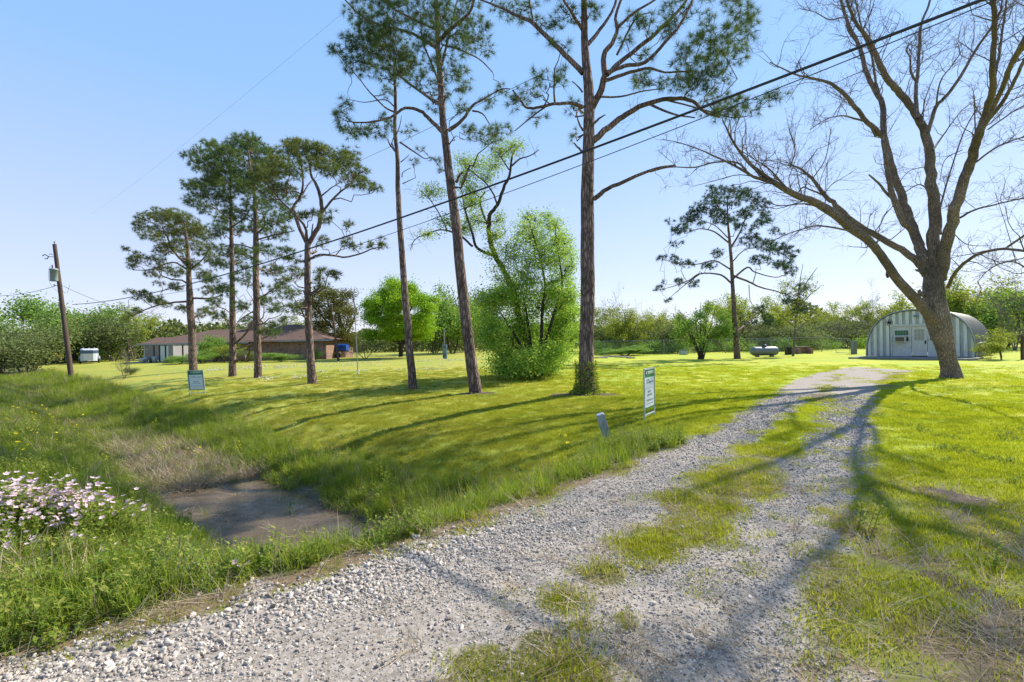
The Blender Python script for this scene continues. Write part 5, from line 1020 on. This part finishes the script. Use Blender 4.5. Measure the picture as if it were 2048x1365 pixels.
for sx in (-.6, .6):
    mb = MB(); mb.box(Mz@np.array([sx, 0, .08]), [.05, .26, .09], Mz); mb.build('leg', M_conc, tk, bevel=.01)
# chain link fence with posts and gate
def fence(name, pxs, Y_, H, label, step=3.0):
    a = P(pxs[0], 700, Y_[0]); b = P(pxs[1], 700, Y_[1]); a[2] = hz(a[0], a[1]); b[2] = hz(b[0], b[1]); L = np.linalg.norm((b-a)[:2]); u = (b-a)/L
    t = thing(name, label, 'fence', tuple(a)); mb = MB(); s_ = .11; nrm = np.array([-u[1], u[0], 0]); wr = .0028
    for k in np.arange(-H, L, s_):
        for sg in (1, -1):
            x0, x1 = (k, k+H) if sg > 0 else (k+H, k); z0, z1 = .04, H
            ca, cb = max(0, min(L, x0)), max(0, min(L, x1))
            if ca == cb: continue
            za = z0+(ca-x0)/(x1-x0)*(z1-z0); zb = z0+(cb-x0)/(x1-x0)*(z1-z0)
            p0 = u*ca+[0, 0, za]; p1 = u*cb+[0, 0, zb]; w_ = u*wr
            mb.add([p0-w_, p0+w_, p1+w_, p1-w_], [[0, 1, 2, 3]])
    mb.build('mesh_panel', M_galv, t)
    mb = MB(); mb.tube([np.array([0, 0, H]), u*L+[0, 0, H]], .022, 6); mb.build('rail', M_galv, t)
    for k in np.arange(0, L+.1, step):
        mb = MB(); mb.tube([u*k+[0, 0, -.1], u*k+[0, 0, H+.05]], .03, 6, cap=True); mb.build('post', M_galv, t)
    return t
fence('chain_link_fence', (1150, 1665), (49, 46), 1.45, 'grey chain link fence running behind the lone pine and propane tank')
fence('chain_link_fence', (1500, 1575), (43, 40), 1.3, 'short low chain link fence just behind the propane tank', 2.0)
gt = thing('fence_gate', 'pipe framed chain link gate by the grey gate post', 'gate', tuple(P(1668, 708, 41)))
q0 = P(1672, 708, 41); q1 = P(1700, 708, 39); q0[2] = q1[2] = 0; gt.location = tuple(q0); d = q1-q0; mb = MB()
mb.tube([np.array([0, 0, .1]), [0, 0, 1.3], d+[0, 0, 1.3], d+[0, 0, .1], [0, 0, .1]], .022, 6); mb.build('frame', M_galv, gt)
mb = MB(); nx = 14
for k in range(nx+1): mb.tube([d*k/nx+[0, 0, .1], d*k/nx+[0, 0, 1.3]], .003, 3)
for k in range(9): mb.tube([np.array([0, 0, .1+k*.15]), d+[0, 0, .1+k*.15]], .003, 3)
mb.build('mesh_panel', M_galv, gt)
q = G(1708, 709); mb = MB(); mb.box([0, 0, .52], [.16, .16, .56]); mb.box([0, 0, 1.09], [.18, .18, .02]); o = mb.build('gate_post', simple('grey_block', (.26, .28, .31), .8, var=.2), None, bevel=.015); o.location = tuple(q); tag(o, 'thick square grey gate post left of the metal hut', 'post')
# brick fire pit, barrel, white cooler
q = G(1606, 708); t = thing('brick_barbecue', 'low brick barbecue pit beside the slim tree', 'barbecue', tuple(q))
m, n = newmat('old_brick'); b = N(n, 'ShaderNodeTexBrick'); b.inputs['Scale'].default_value = 1; b.inputs['Brick Width'].default_value = .22; b.inputs['Row Height'].default_value = .075; b.inputs['Mortar Size'].default_value = .008
b.inputs['Color1'].default_value = (.34, .15, .09, 1); b.inputs['Color2'].default_value = (.24, .11, .07, 1); b.inputs['Mortar'].default_value = (.35, .32, .28, 1)
mp = N(n, 'ShaderNodeMapping'); mp.inputs['Rotation'].default_value = (R(90), 0, 0); n.links.new(N(n, 'ShaderNodeTexCoord').outputs['Object'], mp.inputs[0]); n.links.new(mp.outputs[0], b.inputs[0])
principled(n, b.outputs[0], .9, 0, b.outputs['Fac'], -.3, .01); M_obr = m
mb = MB(); mb.box([0, .35, .3], [.65, .1, .3]); mb.box([-.55, -.1, .25], [.1, .348, .25]); mb.box([.55, -.1, .25], [.1, .348, .25]); mb.box([-1.0, .1, .12], [.34, .3, .12]); mb.build('wall', M_obr, t)
mb = MB(); mb.box([0, .30, .625], [.72, .2, .025]); mb.build('ledge', M_conc, t)
q = G(1577, 710); mb = MB(); lathe(mb, [[0, 0], [.28, 0], [.29, .03], [.28, .28], [.295, .3], [.28, .32], [.28, .6], [.295, .62], [.29, .66], [.26, .66], [.25, .6], [0, .6]], (0, 0, 0), 20); o = mb.build('burn_barrel', simple('charred_steel', (.03, .025, .022), .8, var=.3), None, True); o.location = tuple(q); tag(o, 'charred black barrel at the foot of the slim tree', 'barrel')
q = G(1367, 710); t = thing('pump_box', 'small pale blue box with dark lid on the grass left of the vase shaped shrub', 'box', tuple(q))
mb = MB(); mb.box([0, 0, .22], [.34, .24, .2]); mb.build('body', simple('pale_blue_box', (.42, .50, .55), .5), t, bevel=.02); mb = MB(); mb.box([0, 0, .45], [.37, .27, .03]); mb.build('lid', simple('box_lid', (.12, .15, .18), .5), t, bevel=.01)
# debris on bare ground, left of the thicket
t = []
r = np.random.default_rng(9)
for k in range(7):
    q = G(1195+k*11, 716+r.uniform(-1.5, 1.5)); mb = MB(); mb.box([0, 0, .05], [r.uniform(.2, .5), r.uniform(.12, .3), .05], yaw(r.uniform(0, 3))); o = mb.build('concrete_chunk', M_conc if k % 2 else M_obr, None, bevel=.02); o.location = tuple(q)
    tag(o, 'flat broken concrete or brick chunk on bare ground behind the tallest pine', 'rubble', 'broken chunks on the bare ground')
# yard signs
M_green = simple('sign_green', (.02, .20, .075), .5, var=.05); M_sgrn2 = simple('sign_green_light', (.09, .30, .08), .5, var=.05); M_sw = simple('sign_white', (.70, .78, .80), .5, var=.03); M_ink = simple('sign_ink', (.10, .22, .22), .6, var=.05); M_dgreen = simple('sign_dark_green', (.015, .06, .04), .5); M_fr = simple('sign_frame', (.50, .56, .56), .45, .3, var=.05)
def yard_sign(bl, br, tl, label, Yl, Yr, hl, H_):
    a = P(bl[0], bl[1], Yl); b = P(br[0], br[1], Yr); a[2] = hz(a[0], a[1]); b[2] = a[2] if abs(hz(b[0], b[1])-a[2]) > .1 else hz(b[0], b[1]); b[2] = a[2]
    top = P(tl[0], tl[1], Yl)-a; top = top/np.linalg.norm(top)*H_; u = (b-a); Wd = np.linalg.norm(u); u /= Wd; w_ = top/np.linalg.norm(top); nrm = np.cross(u, w_)   # faces camera side
    if nrm[1] > 0: nrm = -nrm
    t = thing('yard_sign', label, 'sign', tuple(a)); M3 = np.stack([u, nrm, w_], 1)
    pt = lambda x, y, z: M3@np.array([x, y, z])
    def bx(mb, x0, x1, z0, z1, y0, y1, mi=0): mb.box(pt((x0+x1)/2, (y0+y1)/2, (z0+z1)/2), [(x1-x0)/2, (y1-y0)/2, (z1-z0)/2], M3, mi)
    mb = MB(); e = .014
    bx(mb, -e, e, -.15, H_, -e, e); bx(mb, Wd-e, Wd+e, -.15, H_, -e, e); bx(mb, e, Wd-e, H_-2*e, H_, -e, e); bx(mb, e, Wd-e, .10, .10+2*e, -e, e); mb.build('frame', M_fr, t)
    z0, z1 = .24, H_-.03; mb = MB(); bx(mb, e, Wd-e, z0, z1, -.004, .004); pn = mb.build('panel', M_green, t)
    hh = z1-z0; mb = MB(); bx(mb, .045, Wd-.045, z0+.03, z0+hh*.80, .0045, .0065); mb.build('face', M_sw, pn)
    mb = MB(); bx(mb, .03, Wd-.03, z0+hh*.87, z1-.012, .0045, .0065, 0); bx(mb, .035, .03+(Wd*.24), z0+hh*.868, z1-.010, .0068, .0085, 1); bx(mb, .03+Wd*.28, Wd-.08, z0+hh*.935, z0+hh*.955, .0068, .0082, 2); bx(mb, .03+Wd*.28, Wd-.06, z0+hh*.90, z0+hh*.915, .0068, .0082, 2); bx(mb, .12, .155, z0+hh*.89, z1-.03, .0088, .0098, 2)
    mb.build('header', [M_sgrn2, M_dgreen, M_sw], pn)
    rr = np.random.default_rng(3)
    def line(zc, h, x0, x1, gap=.012, cw=.026, solid=False):
        x = x0; mb = MB()
        while x < x1:
            w2_ = cw*(.6+.7*rr.random()); x2 = min(x+w2_, x1); st_ = rr.random()
            bx(mb, x, x+.008, zc-h/2, zc+h/2, .0068, .0080)
            if st_ > .3: bx(mb, x+.008, x2, zc+h/2-.008, zc+h/2, .0068, .0080)
            if st_ < .6: bx(mb, x+.008, x2, zc-.004, zc+.004, .0068, .0080)
            if st_ > .45: bx(mb, x2-.008, x2, zc-h/2, zc+h/2-.008, .0068, .0080)
            x = x2+gap if rr.random() > .15 else x2+gap*3
        mb.build('text_line', M_ink, pn)
    f = Wd
    line(z0+hh*.735, .04, f*.16, f*.50); line(z0+hh*.67, .05, f*.16, f*.86); line(z0+hh*.43, .045, f*.32, f*.66); line(z0+hh*.345, .05, f*.26, f*.74); line(z0+hh*.21, .04, f*.16, f*.88); line(z0+hh*.12, .02, f*.2, f*.8)
    mb = MB(); bx(mb, f*.18, f*.82, z0+hh*.52, z0+hh*.525, .0068, .0080); mb.build('rule', M_ink, pn)
a = G(1289, 843); b = G(1308, 838)
yard_sign((1289, 843), (1309, 838), (1288, 740), 'narrow angled white and green yard sign near the driveway edge', a[1], a[1]+.62, 0, 1.07*104/98*a[1]/9.9*.97)
a = G(380, 792)
yard_sign((380, 792), (411, 786), (375, 746), 'white yard sign with green header facing the ditch, in front of the leftmost pine', a[1], a[1]+.12, 0, .92*a[1]/17)
# tilted marker post at the culvert with dug earth
q = G(1216, 884); t = thing('culvert_marker', 'short weathered white post leaning left at the culvert end', 'post', tuple(q))
top = P(1200, 832, q[1]-.15)-q; mb = MB(); u = top/np.linalg.norm(top); s1 = np.cross(u, [0, 1, 0]); s1 /= np.linalg.norm(s1); s2 = np.cross(u, s1); M3 = np.stack([s1, s2, u], 1)
mb.box(top*.5-u*.06, [.062, .045, np.linalg.norm(top)/2+.1], M3); mb.build('board', flat('flaking_white', (.34, .38, .43), .8, var=.55, scale=9, stretch=(1, 1, .4)), t, bevel=.012)
mb = MB(); mb.box(top*.5-u*.02+s1*.072*(1 if s1[0] > 0 else -1), [.008, .04, np.linalg.norm(top)/2+.04], M3); mb.build('edge_strip', M_white, t)
# utility pole
pb = G(143, 758); U0 = thing('utility_pole', 'leaning brown wooden utility pole with grey transformer beside the ditch', 'utility pole', tuple(pb))
tp = P(109, 489, pb[1]); M_pole = flat('pole_wood', (.105, .070, .055), .9, var=.35, scale=3, stretch=(2, 2, .2))
ax = tp-pb; mb = MB(); mb.tube([-ax*.03, ax*.33, ax*.66, ax], [.17, .155, .14, .12], 12, cap=True); mb.build('pole', M_pole, U0, True)
def onp(py): t_ = (758-py)/(758-489); return ax*t_
Xh = np.array([1., 0, 0])
trf = MB(); c_ = onp(562)+np.array([-.08, -.30, -.05]); lathe(trf, [[0, -.02], [.22, -.02], [.235, .02], [.235, .78], [.26, .79], [.26, .84], [.2, .9], [0, .92]], c_, 20); tb = trf.build('transformer', simple('transformer_grey', (.30, .36, .38), .5, var=.1), U0, True)
mb = MB(); lathe(mb, [[0, 0], [.035, 0], [.05, .04], [.03, .08], [.05, .12], [.03, .16], [.045, .2], [.015, .26], [0, .3]], c_+[-.1, 0, .9], 10); mb.build('bushing', simple('bushing_brown', (.10, .07, .06), .3), tb, True)
for zz in (.5, .2): mb = MB(); mb.box(c_+[.08, .1, zz], [.05, .2, .04]); mb.build('mounting_bracket', M_galv, U0)
mb = MB(); p0 = onp(515); mb.tube([p0, p0+[-.50, -.03, .06]], .025, 6); mb.build('cutout_arm', M_galv, U0)
mb = MB(); b0 = p0+np.array([-.55, 0, .06]); mb.tube([b0, b0+[-.25, 0, .16], b0+[-.45, 0, .06]], .032, 6); mb.tube([b0, b0+[-.12, 0, -.18], b0+[-.3, 0, -.12]], .032, 6); mb.tube([p0+[-.5, 0, .22], p0+[-.3, 0, .26], p0+[-.28, 0, .15]], .02, 6); mb.build('cutout_switch', simple('porcelain', (.10, .09, .10), .3), U0)
mb = MB(); lathe(mb, [[0, 0], [.02, 0], [.02, .1], [.05, .12], [.03, .16], [.05, .2], [0, .25]], ax-[0, 0, .02], 10); mb.build('insulator', simple('porcelain_dark', (.12, .10, .10), .3), U0)
for py, L_ in [(572, .35), (612, .2), (608, .15)]:
    mb = MB(); p0 = onp(py); mb.tube([p0+[.0, 0, 0], p0+[-L_, -.05, .03]], .02, 6); lathe(mb, [[0, 0], [.04, 0], [.05, .05], [.04, .1], [0, .1]], p0+[-L_, -.05, .0], 8); mb.build('wire_bracket', M_galv, U0)
mb = MB(); mb.tube(smooth_path([c_+[-.1, 0, 1.2], c_+[-.35, 0, .9], c_+[-.38, 0, .1], c_+[-.1, 0, -.45], onp(585)+[-.05, -.1, 0]], [1]*5)[0], .010, 4); mb.tube(smooth_path([onp(572)+[0, -.1, 0], onp(585)+[.5, -.1, -.1], onp(578)+[.9, -.2, .25]], [1]*3)[0], .010, 4); mb.build('drop_wire', M_wire, U0)
# cables
def vplane(px, py, A_, B_):
    d = ray(px, py); ax_, ay_ = A_[:2]; bx_, by_ = B_[:2]
    # (t*dx, t) on line A+(B-A)s
    ux, uy = bx_-ax_, by_-ay_; det = d[0]*(-uy)+ux*1.0
    t = (ax_*(-uy)+ux*ay_)/det; return np.array([d[0]*t, t, EYE+d[2]*t])
def cable(pix, A_, B_, rad, label, ext=0, w0=None):
    pts = [vplane(a, b, A_, B_) for a, b in pix]
    if ext: pts.append(pts[-1]+(pts[-1]-pts[-2])/np.linalg.norm(pts[-1]-pts[-2])*ext)
    s = np.array(pts); t = np.linspace(0, 1, len(s)); L_ = np.concatenate([[0], np.cumsum(np.linalg.norm(np.diff(s, axis=0), axis=1))])
    # fit smooth sag in z (quadratic) so that the cable hangs naturally
    cf = np.polyfit(L_, s[:, 2], 2); l = np.linspace(0, L_[-1], 60); p = np.stack([np.interp(l, L_, s[:, 0]), np.interp(l, L_, s[:, 1]), np.polyval(cf, l)], -1)
    o_ = tuple(p[0]); mb = MB(); mb.tube(p-p[0], rad, 6); o = mb.build('cable', M_wire, None, True); o.location = o_
    return tag(o, label, 'cable')
A0 = pb+onp(608); B0 = np.array([5.8, 6.0])
cable([(145, 608), (250, 598), (400, 567), (610, 505), (800, 435), (1160, 302), (1600, 128), (1930, 0)], A0, B0, .021, 'thick black cable sweeping up from the utility pole across the whole picture', 9)
cable([(300, 592), (560, 550), (720, 478), (900, 412), (1160, 328), (1600, 180), (1980, 16)], A0+[0.3, .3, 0], B0+[.35, .3], .008, 'thin wire running just beneath the thick black cable', 9)
def wire2(pa, pb_, rad, sag, label):
    l = np.linspace(0, 1, 30)[:, None]; p = pa+(pb_-pa)*l; p[:, 2] -= sag*4*(l*(1-l))[:, 0]; mb = MB(); mb.tube(p-p[0], rad, 5); o = mb.build('wire', M_wire, None, True); o.location = tuple(p[0]); return tag(o, label, 'wire')
wire2(pb+onp(572)+[-.3, 0, 0], P(-60, 590, 36), .016, .35, 'service wire leaving the utility pole towards the left edge')
wire2(pb+onp(572)+[.2, 0, 0], P(330, 628, 52), .014, .6, 'drooping service wire from the utility pole to the house')
wire2(P(800, 285, 13), P(560, 395, 26), .005, .0, 'thin high wire passing between the forked pine and the slender pine')
wire2(P(1085, 148, 9), P(800, 285, 13), .005, .0, 'thin high wire crossing behind the tops of the two slanting pines')
wire2(P(700, 14, 10), P(180, 430, 34), .0018, .2, 'faint hairline wire high in the sky at upper left')
wire2(pb+onp(612)+[-.1, 0, 0], P(60, 670, 48), .012, .3, 'wire slanting down left from the utility pole')
# second poles
def slimpole(bx, by, tx, ty, r0, r1, mat, name, label, cat, k=8):
    q = G(bx, by); t_ = P(tx, ty, q[1])-q; mb = MB(); mb.tube([-t_*.03, t_*.5, t_], [r0, (r0+r1)/2, r1], k, cap=True); return q, t_, mb
q, t_, mb = slimpole(677, 723, 663, 613, .13, .10, M_pole, '', '', ''); hp = thing('wooden_pole', 'dark leaning wooden pole with small white fitting before the blue trailer', 'pole', tuple(q)); mb.build('pole', M_pole, hp, True); mb = MB(); mb.box(t_*.87+[.12, -.1, 0], [.09, .08, .12]); mb.build('lamp', M_white, hp, bevel=.02)
wire2(q+t_*.9, P(800, 655, 46), .012, .25, 'wire from the dark pole sagging in front of the round bright tree')
q, t_, mb = slimpole(716, 749, 709, 610, .028, .018, M_galv, '', '', ''); fp_ = thing('flagpole', 'thin pale metal flagpole standing alone on the middle lawn', 'flagpole', tuple(q)); mb.build('pole', M_galv, fp_, True); mb = MB(); lathe(mb, [[0, 0], [.09, 0], [.09, .03], [.04, .05], [.03, .2], [0, .2]], (0, 0, 0), 12); mb.build('base', M_conc, fp_, True)
q, t_, mb = slimpole(258, 722, 252, 656, .15, .11, M_pole, '', '', ''); o = mb.build('wooden_pole', M_pole, None, True); o.location = tuple(q); tag(o, 'short distant wooden pole left of the white shed', 'pole')
q = G(890, 718); mt = thing('meter_pole', 'grey electric meter pole with box beside the round bright tree', 'meter pole', tuple(q)); mb = MB(); mb.tube([np.array([0, 0, -.1]), [-.05, 0, 3.1]], .045, 8, cap=True); mb.build('pole', M_galv, mt, True)
mb = MB(); mb.box([0, -.12, 1.0], [.22, .1, .42]); mb.build('meter_box', simple('meter_grey_blue', (.16, .24, .30), .5), mt, bevel=.02); mb = MB(); lathe(mb, [[0, -.14], [.1, -.14], [.11, 0], [.0, 0]], (0, -.22, 1.2), 14, 1); mb.build('meter', M_glass, mt, True); mb = MB(); mb.box([0, 0, .25], [.2, .2, .3]); mb.build('base', simple('meter_base', (.10, .16, .20), .6), mt, bevel=.02)
q = G(2045, 720); mb = MB(); mb.tube([np.array([0, 0, -.1]), [0, 0, .6], [.02, 0, 1.35]], [.08, .08, .07], 8, cap=True); o = mb.build('fence_post', M_pole, None, True); o.location = tuple(q); tag(o, 'dark wooden fence post at the right edge', 'post')
# blue covered trailer behind the house
q = G(674, 712); q[1] = 56; q[0] = P(674, 700, 56)[0]; q[2] = 0; t = thing('covered_trailer', 'bright blue tarpaulin covered trailer at the right end of the house', 'trailer', tuple(q))
mb = MB(); nx_ = 26; xs_ = np.linspace(-1.25, 1.25, nx_); prof_ = [(-.5, .95), (-.52, 1.35), (-.4, 1.62), (0, 1.7), (.4, 1.62), (.52, 1.35), (.5, .95)]; vs = []
r = np.random.default_rng(4)
for x in xs_:
    for (a, b) in prof_: vs.append([x+r.normal()*.01, a*(1+.04*math.sin(x*9))+r.normal()*.012, b-.05*math.cos(x*2.5)**2*(b < 1)+r.normal()*.015])
i, j = np.meshgrid(np.arange(nx_-1), np.arange(6), indexing='ij'); k_ = (i*7+j).ravel(); mb.add(vs, np.stack([k_, k_+1, k_+8, k_+7], -1)); mb.add(vs[:7], [[0, 1, 5, 6], [1, 2, 4, 5]]); mb.add(vs[-7:], [[0, 1, 5, 6], [1, 2, 4, 5]])
mb.build('tarpaulin', simple('blue_tarp', (.01, .075, .36), .5, var=.25, scale=2), t, True)
mb = MB(); mb.box([0, 0, .85], [1.2, .48, .08]); mb.tube([[1.2, 0, .8], [1.8, 0, .6]], .04, 6); mb.build('chassis', M_black, t)
for sx in (-.5, .3):
    mb = MB(); lathe(mb, [[0, -.1], [.3, -.1], [.34, -.05], [.34, .05], [.3, .1], [0, .1]], (sx, -.5, .34), 18, 1); mb.build('wheel', M_black, t, True)
# horse trailer
q = G(177, 728); t = thing('horse_trailer', 'white and navy horse trailer seen from the front at far left', 'trailer', tuple(q)); s_ = q[1]/57*1.0; t.scale = (s_*.72, s_*.8, s_*.95); t.rotation_euler = (0, 0, R(38))
mb = MB(); secs = []
for y, w_, zt in [(0, .62, 1.75), (.25, .98, 1.9), (.6, 1.08, 1.95), (3.4, 1.08, 1.95)]:
    secs.append([[-w_, y, .35], [-w_, y, zt*.93], [-w_*.9, y, zt], [w_*.9, y, zt], [w_, y, zt*.93], [w_, y, .35]])
v_ = np.array(secs).reshape(-1, 3); i, j = np.meshgrid(np.arange(3), np.arange(5), indexing='ij'); k_ = (i*6+j).ravel(); mb.add(v_, np.stack([k_, k_+1, k_+7, k_+6], -1)); mb.add(v_[:6], [[0, 1, 4, 5], [1, 2, 3, 4]]); mb.add(v_[-6:], [[0, 1, 4, 5], [1, 2, 3, 4]])
mb.build('body', simple('trailer_white', (.55, .58, .62), .4, var=.06), t)
mb = MB(); 
for z0_, z1_, mi in [(1.32, 1.58, 0), (1.66, 1.72, 0), (1.58, 1.66, 1)]:
    for (xa, ya), (xb, yb) in [((-.635, -.012), (.635, -.012)), ((-1.0, .24), (-.635, -.012)), ((.635, -.012), (1.0, .24)), ((1.0, .24), (1.1, .6)), ((-1.1, .6), (-1.0, .24)), ((1.1, .6), (1.1, 3.3))]: quadpts(mb, [xa, ya, z0_], [xb, yb, z0_], [xb, yb, z1_], [xa, ya, z1_], mi)
mb.build('stripe', [simple('trailer_navy', (.05, .10, .19), .4), simple('trailer_window', (.10, .14, .20), .15)], t)
for sx in (-1.2, 1.2):
    mb = MB(); mb.tube([[sx, 1.3, .55], [sx, 1.5, .82], [sx, 2.3, .82], [sx, 2.5, .55]], .17, 8); mb.build('fender', simple('fender_blue', (.22, .28, .36), .4), t, True)
    mb = MB(); lathe(mb, [[0, -.1], [.3, -.1], [.34, -.05], [.34, .05], [.3, .1], [0, .1]], (sx, 1.9, .34), 18, 0); mb.build('wheel', M_black, t, True)
mb = MB(); mb.tube([[-.6, 0, .4], [0, -1.1, .42], [.6, 0, .4]], .05, 6); mb.tube([[0, -1.0, .0], [0, -1.0, .7]], .03, 6); mb.build('hitch', M_galv, t)
for sx in (-.7, 0, .7): mb = MB(); lathe(mb, [[0, 0], [.12, 0], [.1, .1], [0, .12]], (sx, .9, 1.94), 10); mb.build('roof_vent', M_galv, t)
# yellow machine behind the shrubs
q = P(108, 716, 58); q[2] = 0; t = thing('yellow_tractor', 'small yellow tractor half hidden in the shrubs left of the horse trailer', 'tractor', tuple(q)); My = simple('machine_yellow', (.55, .36, .03), .5, var=.15)
mb = MB(); mb.box([0, 0, .85], [.9, .35, .28]); mb.box([-.3, 0, 1.3], [.35, .33, .2]); mb.build('body', My, t, bevel=.06)
mb = MB(); mb.box([-.3, 0, 1.95], [.5, .42, .04]); [mb.tube([[x_, y_, 1.4], [x_, y_, 1.93]], .03, 6) for x_ in (-.7, .1) for y_ in (-.35, .35)]; mb.build('canopy', My, t)
for x_, rad_ in ((-.6, .55), (.75, .36)):
    for y_ in (-.48, .48): mb = MB(); lathe(mb, [[0, -.12], [rad_*.85, -.12], [rad_, -.07], [rad_, .07], [rad_*.85, .12], [0, .12]], (x_, y_, rad_), 18, 1); mb.build('wheel', M_black, t, True)
# the brick house with carport
YH = 53.0
def HX(px): return P(px, 690, YH)[0]
xl, xr = HX(398), HX(652); H0 = np.array([xl, YH, 0]); house = thing('brick_house', 'long low brick house with brown hip roof and open carport', 'house', tuple(H0)); Wh = xr-xl; DP = 9.0
m, n = newmat('house_brick'); b = N(n, 'ShaderNodeTexBrick'); b.inputs['Scale'].default_value = 1; b.inputs['Brick Width'].default_value = .3; b.inputs['Row Height'].default_value = .10; b.inputs['Mortar Size'].default_value = .012
b.inputs['Color1'].default_value = (.36, .20, .14, 1); b.inputs['Color2'].default_value = (.20, .12, .10, 1); b.inputs['Mortar'].default_value = (.42, .36, .31, 1)
mp = N(n, 'ShaderNodeMapping'); mp.inputs['Rotation'].default_value = (R(90), 0, 0); n.links.new(N(n, 'ShaderNodeTexCoord').outputs['Object'], mp.inputs[0]); n.links.new(mp.outputs[0], b.inputs[0])
cc = mixc(n, b.outputs[0], ramp(n, [(.35, (.45, .45, .45)), (.65, (.95, .88, .85))], noise(n, 2.5, 4, .7)), 1.0, 'MULTIPLY'); principled(n, cc, .9, 0, b.outputs['Fac'], -.3, .01); M_hb = m
EH = 2.25
mb = MB(); mb.box([Wh/2, DP/2, EH/2], [Wh/2, DP/2, EH/2]); mb.build('wall', M_hb, house)
m, n = newmat('brown_shingles'); f = noise(n, 6, 4, .7, stretch=(1, 1, 3)); f1 = noise(n, .8, 3); principled(n, ramp(n, [(.3, (.070, .038, .027)), (.7, (.145, .080, .054))], mathn(n, 'ADD', mathn(n, 'MULTIPLY', f, .6), mathn(n, 'MULTIPLY', f1, .4))), .9, 0, f, .4, .02); M_sh = m
def hip(mb, x0, x1, y0, y1, ze, zr, rx0, rx1, ov=.0):
    ym = (y0+y1)/2; v_ = [[x0, y0, ze], [x1, y0, ze], [x1, y1, ze], [x0, y1, ze], [rx0, ym, zr], [rx1, ym, zr]]
    mb.add(v_, [[0, 1, 5, 4], [2, 3, 4, 5]]); mb.add(v_, [[1, 2, 5], [3, 0, 4]]); mb.add([[x0, y0, ze-.02], [x1, y0, ze-.02], [x1, y1, ze-.02], [x0, y1, ze-.02]], [[0, 1, 2, 3]])
xc = HX(284)-xl; mb = MB()
hip(mb, HX(520)-xl-1.5, Wh+.6, -.55, DP+.4, EH, EH+1.95, HX(530)-xl, HX(560)-xl)
rf = mb.build('roof', M_sh, house)
mb = MB(); hip(mb, xc, HX(560)-xl, -.8, 8.2, EH-.12, EH+1.45, HX(385)-xl, HX(500)-xl); mb.build('roof', M_sh, house)
mb = MB(); mb.box([(HX(520)-xl+Wh)/2+.0, -.57, EH-.10], [(Wh-HX(520)+xl)/2+1.0, .02, .09]); mb.box([(xc+HX(505)-xl)/2, -.82, EH-.21], [(HX(505)-xl-xc)/2, .02, .09]); mb.build('fascia', simple('fascia_grey', (.34, .34, .33), .6), house)
mb = MB(); mb.box([HX(470)-xl, 3.6, EH+1.6], [.4, .3, .5]); mb.box([HX(470)-xl, 3.6, EH+2.12], [.46, .36, .04]); mb.build('chimney', M_hb, house)
for px in (315, 326, 338, 372):
    mb = MB(); mb.box([HX(px)-xl, -.55, (EH-.14)/2], [.055, .055, (EH-.14)/2]); mb.build('post', simple('post_dark', (.10, .08, .07), .7), house)
mb = MB(); mb.box([HX(392)-xl, 1.5, 1.1], [.5, .05, 1.0]); mb.build('door', simple('house_door', (.22, .24, .25), .6), house)
mb = MB(); mb.box([0, 0, .04], [(Wh*.0+4.3), 4.2, .05]); o = mb.build('carport_slab', M_conc, None); o.location = (HX(335), YH+3.3, 0); tag(o, 'pale concrete floor under the carport roof', 'slab')
# white shed behind the carport
q = P(318, 700, 63); q[2] = 0; t = thing('white_shed', 'pale sided shed with white door seen under the carport roof', 'shed', tuple(q)); ws = 30/F*63
m, n = newmat('pale_siding'); wv_ = N(n, 'ShaderNodeTexWave', bands_direction='Z'); wv_.inputs['Scale'].default_value = 3.2; n.links.new(N(n, 'ShaderNodeTexCoord').outputs['Object'], wv_.inputs[0]); principled(n, ramp(n, [(.1, (.17, .165, .175)), (.5, (.25, .24, .255))], wv_.outputs['Fac']), .7); M_sd = m
mb = MB(); mb.box([0, 2.5, 1.1], [ws, 2.5, 1.1]); mb.build('wall', M_sd, t)
mb = MB(); v_ = [[-ws-.3, -.3, 2.2], [ws+.3, -.3, 2.2], [ws+.3, 5.3, 2.2], [-ws-.3, 5.3, 2.2], [-ws-.3, 2.5, 3.1], [ws+.3, 2.5, 3.1]]; mb.add(v_, [[0, 1, 5, 4], [2, 3, 4, 5]]); mb.add(v_, [[1, 2, 5], [3, 0, 4]]); mb.build('roof', M_sh, t)
mb = MB(); mb.box([ws*.35, -.03, .95], [.6, .03, .93]); mb.build('door', simple('shed_door', (.62, .68, .74), .5, var=.05), t); 
for x_ in (-ws+.06, ws-.06): mb = MB(); mb.box([x_, -.03, 1.1], [.06, .035, 1.1]); mb.build('trim', M_white, t)
# things lying about under the carport: bins and covered chairs
r = np.random.default_rng(12)
items = [(283, 'white_drum', 'rounded white drum at the left end of the carport floor', 'drum', (.6, .6, .6), .42), (291, 'propane_bottle', 'fat white gas bottle second from the left under the carport', 'bottle', (.62, .62, .62), .5), (303, 'garbage_bin', 'dark garbage bin left of the first carport post', 'bin', (.06, .07, .08), .5), (309, 'storage_bin', 'pale blue storage bin beside the first carport post', 'bin', (.35, .42, .5), .6), (344, 'garbage_bin', 'black garbage bin between the carport posts', 'bin', (.03, .03, .03), .55), (356, 'storage_bin', 'dark reddish storage bin near the right carport post', 'bin', (.12, .04, .04), .5)]
for px, nm, lb, ct, c_, h_ in items:
    q = P(px, 715, 52.2+r.uniform(-.5, .5)); q[2] = hz(q[0], q[1]); t = thing(nm, lb, ct, tuple(q)); mb = MB(); lathe(mb, [[0, 0], [.2, 0], [.26, h_*.8], [.27, h_]], (0, 0, 0), 14); mt_ = simple(nm+'_mat', c_, .5); mb.build('body', mt_, t, True)
    mb = MB(); lathe(mb, [[.29, h_-.01], [.29, h_+.04], [.15, h_+.12], [0, h_+.14]], (0, 0, 0), 14); mb.build('lid', mt_, t, True)
